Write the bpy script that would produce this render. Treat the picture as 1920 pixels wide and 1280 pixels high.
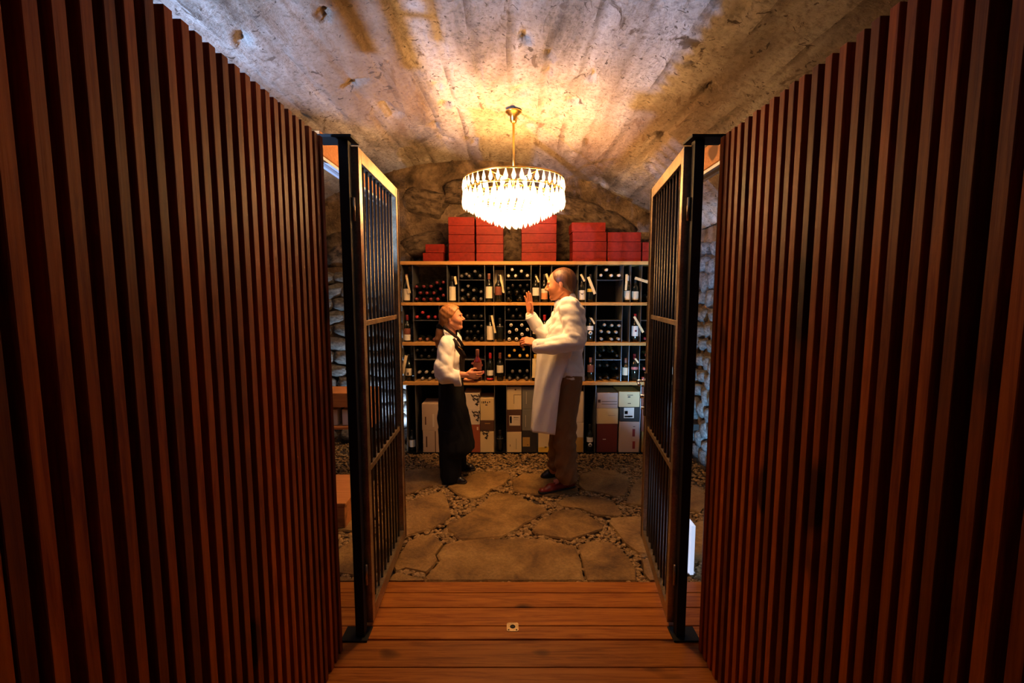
import bpy, bmesh, math, random
import numpy as np
from mathutils import Vector, Matrix, noise
random.seed(7)
PI = math.pi
SC = bpy.context.scene
for o in list(bpy.data.objects): bpy.data.objects.remove(o)
COL = SC.collection

# ------------------------------------------------------------ camera, world, lights, exposure
H = 1.62; PITCH = math.radians(5.69); FPX = 853.3
cam_d = bpy.data.cameras.new('camera'); cam = bpy.data.objects.new('camera', cam_d); COL.objects.link(cam)
cam_d.sensor_width = 36; cam_d.lens = 16.0; cam_d.clip_start = .05
cam.location = (0, 0, H); cam.rotation_euler = (PI/2 - PITCH, 0, 0)
SC.camera = cam
w = bpy.data.worlds.new('world'); SC.world = w; w.use_nodes = True
w.node_tree.nodes['Background'].inputs[0].default_value = (.25, .35, .6, 1)
w.node_tree.nodes['Background'].inputs[1].default_value = .02
SC.view_settings.view_transform = 'Standard'; SC.view_settings.look = 'None'
SC.view_settings.gamma = 1; SC.view_settings.use_curve_mapping = False
SC.view_settings.exposure = 0.0
WARM = (1, .49, .15)
CHX, CHY, CHZ = .012, 3.60, 2.50           # centre of the chandelier's rim

def lamp(name, kind, loc, energy, color, size=.05, rot=None, **kw):
    d = bpy.data.lights.new(name, kind); o = bpy.data.objects.new(name, d); COL.objects.link(o)
    d.energy = energy; d.color = color; o.location = loc
    if kind == 'AREA': d.size = size
    else: d.shadow_soft_size = size
    if rot is not None: o.rotation_euler = Vector(rot).to_track_quat('-Z', 'Y').to_euler()
    for k, v in kw.items(): setattr(d, k, v)
    return o
for i in range(5):                           # the chandelier's own bulbs
    a = 2*PI*i/5 + .3
    lamp('bulb_light', 'POINT', (CHX + .19*math.cos(a), CHY + .19*math.sin(a), 2.40), 34, WARM, .035)
# cool light from the small window high in the left wall, thrown up at the vault over the left screen
lamp('side_window_light', 'SPOT', (-2.35, 1.1, 1.76), 1050, (.34, .54, 1.0), .022, rot=(1.75, 1.0, 1.2),
     spot_size=math.radians(70), spot_blend=.25)
lamp('entrance_skylight', 'AREA', (.0, -1.9, .7), .35, (.40, .62, 1.0), .5, rot=(0, 1, -.05))
lamp('left_floor_light', 'SPOT', (-1.20, 4.66, .10), 70, (.6, .8, 1.0), .02, rot=(-.05, .35, 1), spot_size=math.radians(110), spot_blend=.6)
lamp('right_wall_fill', 'SPOT', (1.35, 3.1, .25), 120, (.28, .60, 1.0), .05, rot=(.5, 1.0, .75), spot_size=math.radians(95), spot_blend=.6)  # added cool fill for the right wall stones, no fixture there

# ------------------------------------------------------------ geometry of the view: pixel -> point on the plane Y
SP, CP = math.sin(PITCH), math.cos(PITCH)
def P(px, py, Y):
    t = (640 - py)/FPX                       # v/depth
    z = (t*Y*CP - Y*SP)/(CP + t*SP)
    d = Y*CP - z*SP
    return Vector(((px - 960)/FPX*d, Y, z + H))
def PF(px, py, Z=0.0):
    t = (640 - py)/FPX; z = Z - H
    Y = z*(CP + t*SP)/(t*CP - SP)
    return P(px, py, Y)

# ------------------------------------------------------------ materials
MATS = {}
def nodes_of(m): return m.node_tree.nodes, m.node_tree.links
def base_mat(name, color, rough=.6, metal=0., spec=.5):
    m = bpy.data.materials.new(name); m.use_nodes = True
    b = m.node_tree.nodes['Principled BSDF']
    b.inputs['Base Color'].default_value = (*color, 1); b.inputs['Roughness'].default_value = rough
    b.inputs['Metallic'].default_value = metal; b.inputs['Specular IOR Level'].default_value = spec
    b.inputs['Specular IOR Level'].default_value = .2 if ('wood' in name or 'card' in name) else spec
    MATS[name] = m; return m
def tex(m, kind='Object', scale=(1,1,1), rand=True):
    N, L = nodes_of(m)
    tc = N.new('ShaderNodeTexCoord'); mp = N.new('ShaderNodeMapping'); L.new(tc.outputs[kind], mp.inputs[0])
    mp.inputs['Scale'].default_value = scale
    if rand:
        oi = N.new('ShaderNodeObjectInfo'); mu = N.new('ShaderNodeVectorMath'); mu.operation = 'SCALE'
        cb = N.new('ShaderNodeCombineXYZ'); cb.inputs[0].default_value = 1; 
        L.new(oi.outputs['Random'], cb.inputs[0]); L.new(oi.outputs['Random'], cb.inputs[1]); L.new(oi.outputs['Random'], cb.inputs[2])
        L.new(cb.outputs[0], mu.inputs[0]); mu.inputs['Scale'].default_value = 37.
        L.new(mu.outputs[0], mp.inputs['Location'])
    return mp.outputs[0]
def noise_n(m, vec, scale, detail=4, rough=.6, dist=0.):
    N, L = nodes_of(m); n = N.new('ShaderNodeTexNoise')
    n.inputs['Scale'].default_value = scale; n.inputs['Detail'].default_value = detail
    n.inputs['Roughness'].default_value = rough; n.inputs['Distortion'].default_value = dist
    L.new(vec, n.inputs['Vector']); return n.outputs[0]
def ramp(m, fac, stops):
    N, L = nodes_of(m); r = N.new('ShaderNodeValToRGB'); L.new(fac, r.inputs[0])
    e = r.color_ramp.elements
    while len(e) < len(stops): e.new(.5)
    for i, (p, c) in enumerate(stops):
        e[i].position = p; e[i].color = (*c, 1) if len(c) == 3 else c
    return r.outputs[0]
def mix(m, fac, a, b, mode='MIX'):
    N, L = nodes_of(m); x = N.new('ShaderNodeMix'); x.data_type = 'RGBA'; x.blend_type = mode
    for inp, v in ((x.inputs[0], fac), (x.inputs[6], a), (x.inputs[7], b)):
        if isinstance(v, (int, float)): inp.default_value = v
        elif isinstance(v, tuple): inp.default_value = (*v, 1)
        else: L.new(v, inp)
    return x.outputs[2]
def bump(m, h, strength=.4, dist=.01):
    N, L = nodes_of(m); b = N.new('ShaderNodeBump'); L.new(h, b.inputs['Height'])
    b.inputs['Strength'].default_value = strength; b.inputs['Distance'].default_value = dist
    L.new(b.outputs[0], N['Principled BSDF'].inputs['Normal'])
def setc(m, c): m.node_tree.links.new(c, m.node_tree.nodes['Principled BSDF'].inputs['Base Color'])
def wood(name, c1, c2, axis, rough=.5, vary=.35, fine=70):
    m = base_mat(name, c1, rough)
    s = [14, 14, 14]; s[axis] = .9
    v = tex(m, 'Object', tuple(s))
    g = noise_n(m, v, 2.6, 6, .7, 1.2)
    s2 = [fine, fine, fine]; s2[axis] = 2.0
    g2 = noise_n(m, tex(m, 'Object', tuple(s2)), 1.5, 3, .6)
    col = ramp(m, g, [(.38, c2), (.56, c1)])
    col = mix(m, .45, col, ramp(m, g2, [(.35, c2), (.7, c1)]))
    kn = noise_n(m, tex(m, 'Object', tuple(7 if i != axis else 3.0 for i in range(3))), 1.0, 1, .4)
    col = mix(m, ramp(m, kn, [(.70, (0,0,0)), (.76, (1,1,1))]), col, tuple(x*.35 for x in c2))
    N, L = nodes_of(m); oi = N.new('ShaderNodeObjectInfo'); mr = N.new('ShaderNodeMapRange')
    mr.inputs['To Min'].default_value = 1 - vary; mr.inputs['To Max'].default_value = 1 + vary*.6
    L.new(oi.outputs['Random'], mr.inputs[0]); cc = N.new('ShaderNodeCombineColor')
    for i in range(3): L.new(mr.outputs[0], cc.inputs[i])
    col = mix(m, 1.0, col, cc.outputs[0], 'MULTIPLY')
    setc(m, col); bump(m, g2, .25, .002); return m
wood('slat_wood', (.36, .074, .003), (.17, .022, .001), 2, .5, .5)
wood('deck_wood', (.46, .160, .018), (.20, .048, .004), 0, .55, .22)
wood('shelf_wood', (.64, .36, .11), (.45, .22, .06), 0, .5, .05)
wood('crate_wood', (.55, .24, .08), (.35, .13, .04), 0, .6, .2)
def patchy(name, stops, scale, rough, bstr, bdist, fine=60, kind='Object', rand=True):
    m = base_mat(name, stops[0][1], rough)
    v = tex(m, kind, (1,1,1), rand)
    n = noise_n(m, v, scale, 8, .62, .4); f = noise_n(m, v, fine, 6, .7)
    col = ramp(m, n, stops)
    col = mix(m, .6, col, ramp(m, f, [(.3, (.35,.35,.35)), (.6, (1,1,1))]), 'MULTIPLY')
    setc(m, col)
    bump(m, f, bstr, bdist); return m
# board-marked, stained vault concrete
m = base_mat('vault_concrete', (.5,.47,.42), .85, 0, .2)
v = tex(m, 'Object', (1,1,1), False)
vl = tex(m, 'Object', (1,.35,1), False)
n1 = noise_n(m, vl, 2.2, 8, .65, .6)
n2 = noise_n(m, v, 34, 8, .75)
n3 = noise_n(m, vl, 9, 6, .6, 1.2)
col = ramp(m, n1, [(.32, (.10,.075,.055)), (.45, (.31,.26,.21)), (.60, (.49,.44,.38))])
col = mix(m, .75, col, ramp(m, n2, [(.36, (.35,.33,.31)), (.5, (.9,.9,.9)), (.6, (1,1,1))]), 'MULTIPLY')
spots = ramp(m, n3, [(.61, (0,0,0)), (.66, (.9,.9,.9))])
col = mix(m, spots, col, (.12,.085,.06))
n4 = noise_n(m, tex(m, 'Object', (1.6,.3,1.6), False), 1.3, 4, .5)
col = mix(m, ramp(m, n4, [(.47, (0,0,0)), (.62, (.75,.75,.75))]), col, (.15,.09,.05))
N, L = nodes_of(m); sp = N.new('ShaderNodeSeparateXYZ'); L.new(v, sp.inputs[0])
wob = noise_n(m, tex(m, 'Object', (.8,.5,.8), False), 1.2, 2, .5)
def mth(op, a, b=None):
    x = N.new('ShaderNodeMath'); x.operation = op
    for i, q in enumerate((a, b)):
        if q is None: continue
        if isinstance(q, (int, float)): x.inputs[i].default_value = q
        else: L.new(q, x.inputs[i])
    return x.outputs[0]
bx = mth('MODULO', mth('ADD', mth('ADD', sp.outputs[0], 10), mth('MULTIPLY', wob, .12)), .205)
line = ramp(m, bx, [(.0, (1,1,1)), (.055, (0,0,0))])
lm = mth('MULTIPLY', line, ramp(m, noise_n(m, vl, 3.5, 4, .7), [(.48, (0,0,0)), (.60, (.8,.8,.8))]))
col = mix(m, lm, col, (.10,.07,.05))
pit = ramp(m, noise_n(m, v, 15, 3, .6, 1.5), [(.635, (0,0,0)), (.66, (.9,.9,.9))])
col = mix(m, pit, col, (.07,.05,.035))
setc(m, col)
N, L = nodes_of(m); ad = N.new('ShaderNodeMath'); ad.operation = 'ADD'
L.new(n2, ad.inputs[0]); L.new(n3, ad.inputs[1]); bump(m, ad.outputs[0], .75, .03)
patchy('rock', [(.36, (.05,.032,.018)), (.5, (.20,.135,.080)), (.66, (.36,.26,.165))], 3.0, .9, .9, .03, 30)
patchy('mortar', [(.36, (.035,.022,.013)), (.48, (.16,.105,.060)), (.65, (.32,.225,.14))], 3.4, .95, 1.0, .04, 22, 'Object', False)
patchy('grey_rock', [(.32, (.12,.12,.12)), (.5, (.32,.32,.32)), (.66, (.52,.51,.50))], 3.0, .9, .9, .03, 30)
patchy('flagstone', [(.33, (.12,.058,.012)), (.5, (.29,.160,.042)), (.66, (.44,.27,.085))], 3.5, .75, .8, .010, 55)
patchy('pebble', [(.3, (.10,.055,.018)), (.5, (.30,.18,.065)), (.7, (.52,.34,.15))], 30, .8, .2, .003, 90, 'Object', False)
base_mat('dark_earth', (.05,.033,.02), .95)
base_mat('black_metal', (.007,.007,.007), .6, 0, .25)
patchy('brushed_steel', [(.3, (.32,.23,.13)), (.6, (.55,.42,.26))], 12, .34, .1, .001, 120)
MATS['brushed_steel'].node_tree.nodes['Principled BSDF'].inputs['Metallic'].default_value = .85
base_mat('bar_steel', (.055,.045,.04), .35, .8)
base_mat('chrome', (.85,.85,.88), .12, 1)
base_mat('thin_steel', (.42,.42,.44), .35, .85)
base_mat('rack_black', (.008,.0065,.0055), .8, 0, .1)
base_mat('brass', (.85,.52,.12), .28, 1)
base_mat('bottle_glass', (.010,.012,.008), .08, 0, .7)
base_mat('red_wine_glass', (.10,.006,.006), .08, 0, .7)
base_mat('rubber', (.02,.02,.02), .8)
base_mat('white_plastic', (.8,.82,.85), .4)
for nm, c in dict(paper=(.78,.70,.52), paper_white=(.80,.77,.70), tag_paper=(.80,.66,.38), label_orange=(.75,.30,.12),
                  label_brown=(.20,.06,.035), label_yellow=(.75,.48,.06), print_dark=(.05,.035,.03), print_red=(.22,.02,.02),
                  cap_red=(.42,.02,.03), cap_dark_red=(.16,.012,.02), cap_black=(.016,.014,.013), cap_grey=(.13,.12,.115), cap_white=(.72,.66,.58),
                  cap_yellow=(.80,.50,.07), cap_silver=(.36,.33,.30), cap_pink=(.55,.16,.14), cap_brown=(.22,.08,.05),
                  c_beige=(.52,.38,.26), c_cream=(.70,.55,.30), c_white=(.66,.56,.44), c_brown=(.085,.035,.018), c_rust=(.30,.065,.025),
                  c_grey=(.17,.16,.13), c_dark=(.022,.018,.016), c_darkred=(.13,.018,.014), c_ochre=(.45,.27,.06), c_pinkgrey=(.50,.38,.33),
                  cream_yellow=(.66,.50,.25)).items():
    base_mat(nm, c, .7 if nm[:2] != 'ca' else .4)
m = patchy('red_card', [(.3, (.20,.012,.005)), (.6, (.25,.017,.007))], 5, .55, .1, .001, 30)
def cloth(name, c, rough=.85, b=.25, s=9):
    m = base_mat(name, c, rough, 0, .25); v = tex(m, 'Object', (1,1,.5), False)
    bump(m, noise_n(m, v, s, 3, .5, .7), b, .03); return m
cloth('white_cloth', (.90,.89,.88)); cloth('black_cloth', (.006,.006,.007), .9, .3); cloth('vest_cloth', (.018,.011,.010), .8, .2)
cloth('brown_cloth', (.22,.115,.045), .8, .7, 11)
m = base_mat('skin', (.62,.27,.145), .5); m.node_tree.nodes['Principled BSDF'].inputs['Subsurface Weight'].default_value = .08
base_mat('skin_tan', (.56,.21,.09), .5)
def hairmat(name, a, b):
    m = base_mat(name, a, .45); n = noise_n(m, tex(m, 'Object', (90,90,7), False), 1, 3, .6)
    setc(m, ramp(m, n, [(.35, a), (.65, b)])); bump(m, n, .5, .004)
hairmat('hair_blond', (.26,.10,.028), (.48,.22,.07)); hairmat('hair_brown', (.045,.018,.007), (.11,.045,.018))
base_mat('eye_white', (.75,.70,.65), .2); base_mat('eye_dark', (.03,.02,.015), .15); base_mat('lip', (.45,.10,.07), .45)
base_mat('black_leather', (.014,.011,.010), .3); base_mat('red_leather', (.20,.020,.012), .28); base_mat('sole', (.02,.015,.012), .7)
# crystal: clear in part so that the bulbs shine through, the rest milky and glossy
m = bpy.data.materials.new('crystal'); m.use_nodes = True; MATS['crystal'] = m
N, L = nodes_of(m); N.clear(); out = N.new('ShaderNodeOutputMaterial')
tr = N.new('ShaderNodeBsdfTransparent'); tl = N.new('ShaderNodeBsdfTranslucent'); tl.inputs[0].default_value = (.95,.95,.95,1)
df = N.new('ShaderNodeBsdfDiffuse'); df.inputs[0].default_value = (.9,.9,.9,1)
gl = N.new('ShaderNodeBsdfGlossy'); gl.inputs['Roughness'].default_value = .08
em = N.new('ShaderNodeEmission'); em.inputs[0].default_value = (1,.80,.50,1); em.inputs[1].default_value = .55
a1 = N.new('ShaderNodeMixShader'); a1.inputs[0].default_value = .35; L.new(tl.outputs[0], a1.inputs[1]); L.new(df.outputs[0], a1.inputs[2])
a2 = N.new('ShaderNodeMixShader'); a2.inputs[0].default_value = .25; L.new(a1.outputs[0], a2.inputs[1]); L.new(gl.outputs[0], a2.inputs[2])
a3 = N.new('ShaderNodeMixShader'); a3.inputs[0].default_value = .50; L.new(a2.outputs[0], a3.inputs[1]); L.new(tr.outputs[0], a3.inputs[2])
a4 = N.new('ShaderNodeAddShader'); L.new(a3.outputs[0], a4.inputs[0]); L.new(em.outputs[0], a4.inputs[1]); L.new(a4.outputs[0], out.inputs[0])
def emis(name, c, s):
    m = bpy.data.materials.new(name); m.use_nodes = True; N, L = nodes_of(m)
    b = N['Principled BSDF']; b.inputs['Base Color'].default_value = (*c, 1)
    b.inputs['Emission Color'].default_value = (*c, 1); b.inputs['Emission Strength'].default_value = s; MATS[name] = m
emis('bulb_glow', (1,.75,.42), 30); emis('cool_led', (.7,.85,1), 14); emis('lit_panel_glow', (.60,.72,1), .85)  # last one: cool light falling on the white side panel, painted as glow

# ------------------------------------------------------------ building helpers
def link_mesh(name, verts, faces, mat, parent=None, smooth=False, mats=None, fmat=None):
    me = bpy.data.meshes.new(name); me.from_pydata([tuple(v) for v in verts], [], faces)
    for mm in (mats or [mat]): me.materials.append(MATS[mm])
    if fmat is not None: me.polygons.foreach_set('material_index', fmat)
    if smooth: me.polygons.foreach_set('use_smooth', [True]*len(me.polygons))
    me.update()
    o = bpy.data.objects.new(name, me); COL.objects.link(o)
    if parent: o.parent = parent
    return o
def bm_obj(name, bm, mat, parent=None, smooth=False, bevel=0):
    if bevel: bmesh.ops.bevel(bm, geom=list(bm.edges), offset=bevel, segments=1, affect='EDGES')
    bmesh.ops.recalc_face_normals(bm, faces=bm.faces)
    me = bpy.data.meshes.new(name); bm.to_mesh(me); bm.free()
    me.materials.append(MATS[mat])
    if smooth: me.polygons.foreach_set('use_smooth', [True]*len(me.polygons))
    o = bpy.data.objects.new(name, me); COL.objects.link(o)
    if parent: o.parent = parent
    return o
def add_box(bm, lo, hi, M=None):
    r = bmesh.ops.create_cube(bm, size=1); lo = Vector(lo); hi = Vector(hi)
    for v in r['verts']:
        v.co = Vector(((v.co.x+.5)*(hi.x-lo.x)+lo.x, (v.co.y+.5)*(hi.y-lo.y)+lo.y, (v.co.z+.5)*(hi.z-lo.z)+lo.z))
        if M: v.co = M @ v.co
    return r['verts']
def box(name, lo, hi, mat, parent=None, bevel=0, M=None):
    bm = bmesh.new(); add_box(bm, lo, hi, M); return bm_obj(name, bm, mat, parent, False, bevel)
def lathe_bm(bm, prof, n=16, axis='Z', c=(0,0,0), caps=True):
    rings = []
    for r, z in prof:
        ring = []
        for i in range(n):
            a = 2*PI*i/n; x, y = r*math.cos(a), r*math.sin(a)
            p = (x, y, z) if axis == 'Z' else ((x, -z, y) if axis == 'Y' else (z, x, y))
            ring.append(bm.verts.new(Vector(p) + Vector(c)))
        rings.append(ring)
    for a, b in zip(rings, rings[1:]):
        for i in range(n): bm.faces.new((a[i], a[(i+1) % n], b[(i+1) % n], b[i]))
    if caps:
        bm.faces.new(rings[0][::-1]); bm.faces.new(rings[-1])
def lathe(name, prof, mat, parent=None, n=16, axis='Z', c=(0,0,0), smooth=True):
    bm = bmesh.new(); lathe_bm(bm, prof, n, axis, c); return bm_obj(name, bm, mat, parent, smooth)
def tube(name, a, b, r, mat, parent=None, n=10, r2=None):
    bm = bmesh.new(); a = Vector(a); b = Vector(b); d = b - a
    lathe_bm(bm, [(r, 0), (r2 or r, d.length)], n)
    M = Matrix.Translation(a) @ d.to_track_quat('Z', 'Y').to_matrix().to_4x4()
    bmesh.ops.transform(bm, matrix=M, verts=bm.verts); return bm_obj(name, bm, mat, parent, True)
def tag(o, label=None, cat=None, group=None, kind=None):
    if label: o['label'] = label
    if cat: o['category'] = cat
    if group: o['group'] = group
    if kind: o['kind'] = kind
    return o
def thing(name, label, cat, loc=(0,0,0), group=None, rz=0):
    o = bpy.data.objects.new(name, None); COL.objects.link(o); o.location = loc; o.rotation_euler.z = rz
    o.empty_display_size = .05
    return tag(o, label, cat, group)
def dup(root, loc=None, label=None, group=None):
    r = root.copy(); COL.objects.link(r)
    if loc is not None: r.location = loc
    if label: r['label'] = label
    if group: r['group'] = group
    for ch in root.children:
        c = ch.copy(); COL.objects.link(c); c.parent = r
        for g in ch.children:
            d = g.copy(); COL.objects.link(d); d.parent = c
    return r

# ------------------------------------------------------------ the setting
VX, VR, VTOP = -.40, 3.5, 3.05               # vault: axis, radius, crown
WL, WR, YB, YF = -2.45, 1.82, 4.97, -2.3     # side walls, back wall, front wall
def vz(x): return VTOP - VR + math.sqrt(VR*VR - (x - VX)**2)
floor = tag(link_mesh('floor', [(WL,YF,-.07),(WR,YF,-.07),(WR,YB,-.07),(WL,YB,-.07)], [(0,1,2,3)], 'dark_earth'), 'earth bed under the deck boards and flagstones', kind='structure')
# vault mesh with board steps, pits and ridges
nx, ny = 200, 300
V = []; 
for j in range(ny+1):
    y = YF + (YB + .05 - YF)*j/ny
    for i in range(nx+1):
        x = WL + (WR - WL)*i/nx
        z = vz(x)
        b = (x + .035*noise.noise(Vector((x*.5, y*.35, 5))))/.21
        k = math.floor(b); f = b - k
        h = .010*noise.noise(Vector((k*7.3, math.floor(y*.55 + k*.37)*3.1, 0)))
        if f < .09: h -= .010
        h += .020*noise.noise(Vector((x*1.6, y*1.1, 2)))
        p = noise.noise(Vector((x*7, y*5, 9))); p2 = noise.noise(Vector((x*2.0, y*1.6, 19)))
        if p > .38 and p2 > -.1: h -= min(.03, (p - .38)*.22)
        h += .004*noise.noise(Vector((x*22, y*22, 3)))
        nrm = Vector((x - VX, 0, z - (VTOP - VR))).normalized()
        V.append((x - nrm.x*h, y, z - nrm.z*h))
Fc = [(j*(nx+1)+i, j*(nx+1)+i+1, (j+1)*(nx+1)+i+1, (j+1)*(nx+1)+i) for j in range(ny) for i in range(nx)]
ceiling = tag(link_mesh('ceiling', V, Fc, 'vault_concrete', smooth=True), 'board-marked concrete barrel vault with stains and pits', kind='structure')
def rough_wall(name, x0, x1, fn, n1, n2, mat, amp, label, top):
    V = []
    for j in range(n2+1):
        for i in range(n1+1):
            u = x0 + (x1 - x0)*i/n1; z = -.07 + (top(u) + .07)*j/n2
            h = amp*(noise.fractal(Vector((u*1.7, z*1.7, amp*90)), 1.0, 2.0, 4) + .5*abs(noise.noise(Vector((u*5, z*5, 4)))))
            V.append(fn(u, z, h))
    F = [(j*(n1+1)+i, j*(n1+1)+i+1, (j+1)*(n1+1)+i+1, (j+1)*(n1+1)+i) for j in range(n2) for i in range(n1)]
    return tag(link_mesh(name, V, F, mat, smooth=True), label, kind='structure')
wall_back = rough_wall('wall_back', WL, WR, lambda u, z, h: (u, YB + .03 - max(-.03, h), z), 170, 110, 'mortar', .05, 'rough stone and mortar end wall under the vault', lambda u: vz(u) + .06)
wall_left = rough_wall('wall_left', YF, YB, lambda u, z, h: (WL - .02 + h, u, z), 130, 50, 'mortar', .04, 'rubble stone wall on the left', lambda u: vz(WL) + .05)
wall_right = rough_wall('wall_right', YF, YB, lambda u, z, h: (WR + .02 - h, u, z), 130, 50, 'mortar', .04, 'rubble stone wall on the right', lambda u: vz(WR) + .05)
tag(box('wall_front', (WL-.1, YF-.2, -.07), (WR+.1, YF, 3.1), 'mortar'), 'wall at the entrance end behind the viewer', kind='structure')
# rocks
def rock_mesh(seed, mat, flat=.35):
    bm = bmesh.new(); bmesh.ops.create_icosphere(bm, subdivisions=2, radius=1)
    for v in bm.verts:
        c = v.co.copy()
        for ax in (0, 1): v.co[ax] = math.copysign(abs(c[ax])**.62, c[ax])
        v.co *= 1 + .32*noise.noise(c*1.3 + Vector((seed*5, 0, 0))); v.co.z *= flat
    me = bpy.data.meshes.new('stone'); bm.to_mesh(me); bm.free(); me.materials.append(MATS[mat])
    me.polygons.foreach_set('use_smooth', [True]*len(me.polygons)); return me
R_W = [rock_mesh(i, 'rock') for i in range(5)]; R_G = [rock_mesh(i+9, 'grey_rock') for i in range(5)]
def stone(parent, meshes, loc, sx, sy, sz, nrm, spin):
    o = bpy.data.objects.new('stone', random.choice(meshes)); COL.objects.link(o); o.parent = parent
    q = Vector(nrm).to_track_quat('Z', 'Y').to_matrix().to_4x4()
    o.matrix_local = Matrix.Translation(loc) @ q @ Matrix.Rotation(spin, 4, 'Z') @ Matrix.Diagonal((sx, sy, sz, 1))
for (x, z, a, b, s) in [(-1.45,2.45,.30,.18,.3),(-.95,2.62,.26,.15,-.2),(-.95,2.18,.25,.13,.2),(-1.25,2.0,.2,.12,.7),(-.45,2.72,.27,.13,0),(-.35,2.35,.3,.17,.1),
                        (.25,2.66,.28,.13,-.1),(.75,2.50,.28,.15,-.35),(.62,2.15,.24,.15,.2),(1.12,2.33,.25,.14,-.6),(1.2,2.05,.22,.12,.5),(.05,2.15,.22,.16,0),(-1.75,2.1,.25,.2,0),(1.6,2.1,.2,.12,-.5)]:
    stone(wall_back, R_W, (x, YB + .035, z), a, b, .20, (0,-1,0), s)
for j in range(13):                           # lower left part of the end wall, beside the rack
    for i in range(6):
        stone(wall_back, R_G, (-2.3 + i*.235 + (j % 2)*.12 + random.uniform(-.03,.03), YB + .01, .08 + j*.145), random.uniform(.10,.15), random.uniform(.06,.085), .16, (0,-1,0), random.uniform(-.25,.25))
for side, wl, X, n in ((-1, wall_left, WL, (1,0,0)), (1, wall_right, WR, (-1,0,0))):
    for j in range(14):
        for i in range(11 if side < 0 else 16):
            du = .26 if side < 0 else .17
            y = 2.3 + i*du + (j % 2)*.1 + random.uniform(-.03,.03)
            if y > YB - .05: continue
            if side > 0 and abs(y-4.33) < .12 and abs(.1+j*.15-.36) < .1: continue
            stone(wl, R_W if side < 0 else R_G, (X, y, .1 + j*.15 + random.uniform(-.02,.02)), random.uniform(.08,.10)*du/.17*.85, random.uniform(.055,.085), .17, n, PI/2*0 + random.uniform(-.2,.2))

# deck of boards across the passage
edges = [2.447, 2.352, 2.232, 2.098, 2.008, 1.846, 1.70, 1.555, 1.41, 1.265, 1.12, .975, .83, .685, .54, .395, .25, .1]
for i, (a, b) in enumerate(zip(edges, edges[1:])):
    gap = .002 if i == 0 else .005
    bm = bmesh.new(); add_box(bm, (-1.35, b + gap/2, -.035), (1.35, a - gap/2 if i else a, 0))
    o = bm_obj('plank', bm, 'deck_wood', floor, bevel=.0025)
    o.location.z = [0, 0, 0, .001, -.001, .001][i % 6]
# flagstones, traced as corner points of the slabs on the floor
def crp(pts): return [PF(640 + x/2.8235, 840 + y/2.8235) for x, y in pts]
slabs = [
 [(445,701),(436,685),(478,640),(520,592),(507,560),(540,508),(600,488),(780,478),(1000,474),(1100,480),(1180,508),(1243,512),(1270,600),(1284,701)],
 [(1252,510),(1320,490),(1420,495),(1480,530),(1530,590),(1560,640),(1562,701),(1294,701),(1280,610)],
 [(325,540),(350,495),(430,455),(480,455),(520,480),(540,505),(498,560),(512,590),(450,655),(400,645),(340,632),(285,648),(265,610)],
 [(252,701),(270,668),(330,665),(432,690),(436,701)],
 [(230,330),(330,290),(470,240),(535,225),(560,260),(580,350),(560,380),(480,425),(400,445),(310,480),(180,470)],
 [(560,400),(640,365),(720,310),(800,240),(870,235),(940,250),(1000,280),(1080,310),(1095,330),(1010,375),(940,420),(850,468),(700,480),(620,478),(555,430)],
 [(1010,430),(1060,380),(1130,335),(1180,320),(1260,325),(1320,360),(1390,400),(1385,425),(1290,455),(1210,478),(1120,468),(1030,452)],
 [(1140,285),(1190,262),(1250,250),(1400,262),(1450,290),(1490,345),(1470,358),(1340,350),(1270,318),(1160,307)],
 [(560,200),(640,150),(760,120),(890,125),(895,150),(860,190),(790,215),(750,250),(690,265),(610,240)],
 [(900,165),(960,132),(1100,135),(1225,145),(1230,190),(1260,232),(1130,248),(1000,240),(910,225)],
 [(1262,140),(1340,110),(1440,115),(1520,150),(1525,190),(1500,248),(1440,255),(1380,235),(1290,222),(1250,190)],
 [(220,190),(280,130),(400,108),(520,110),(545,150),(540,190),(460,205),(330,245),(230,260)],
 [(1430,365),(1560,355),(1620,375),(1700,460),(1690,560),(1580,555),(1500,500),(1465,450),(1420,395)],
 [(1540,200),(1570,160),(1680,170),(1740,240),(1740,310),(1620,300),(1500,292)],
 [(1590,580),(1700,600),(1780,650),(1800,701),(1640,701),(1600,660)],
 [(-60,560),(60,480),(240,500),(250,560),(200,640),(60,670),(-80,650)],
 [(-40,350),(60,270),(190,300),(160,400),(80,440),(-20,430)],
 [(-100,701),(-60,672),(60,690),(180,675),(240,690),(225,701)],
 [(0,180),(60,130),(180,130),(190,190),(60,240)],
 [(1770,430),(1900,380),(1990,480),(1960,600),(1820,580)],
 [(1790,230),(1880,190),(1960,280),(1900,340),(1800,310)]]
SL = []
for s_ in slabs:
    pts = crp(s_); SL.append([(p.x, p.y) for p in pts])
    c = sum(pts, Vector())/len(pts)
    bm = bmesh.new(); n = len(pts)
    # fine, slightly ragged outline
    out = []
    for i in range(n):
        a, b = pts[i], pts[(i+1) % n]; k = max(1, int((b-a).length/.06))
        for t in range(k):
            p = a.lerp(b, t/k); jx = .010*noise.noise(Vector((p.x*14, p.y*14, 1))); jy = .010*noise.noise(Vector((p.x*14, p.y*14, 7)))
            out.append(Vector((p.x + jx - c.x, min(p.y + jy, 99) - c.y, 0)))
    topv = [bm.verts.new((v.x*.965, v.y*.965, 0)) for v in out]
    mid = [bm.verts.new((v.x, v.y, -.010)) for v in out]; low = [bm.verts.new((v.x, v.y, -.05)) for v in out]
    bm.faces.new(topv)
    for A, B in ((topv, mid), (mid, low)):
        for i in range(len(out)): bm.faces.new((A[i], A[(i+1) % len(out)], B[(i+1) % len(out)], B[i]))
    o = bm_obj('flagstone', bm, 'flagstone', floor); o.location = (c.x, c.y, 0)
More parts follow.
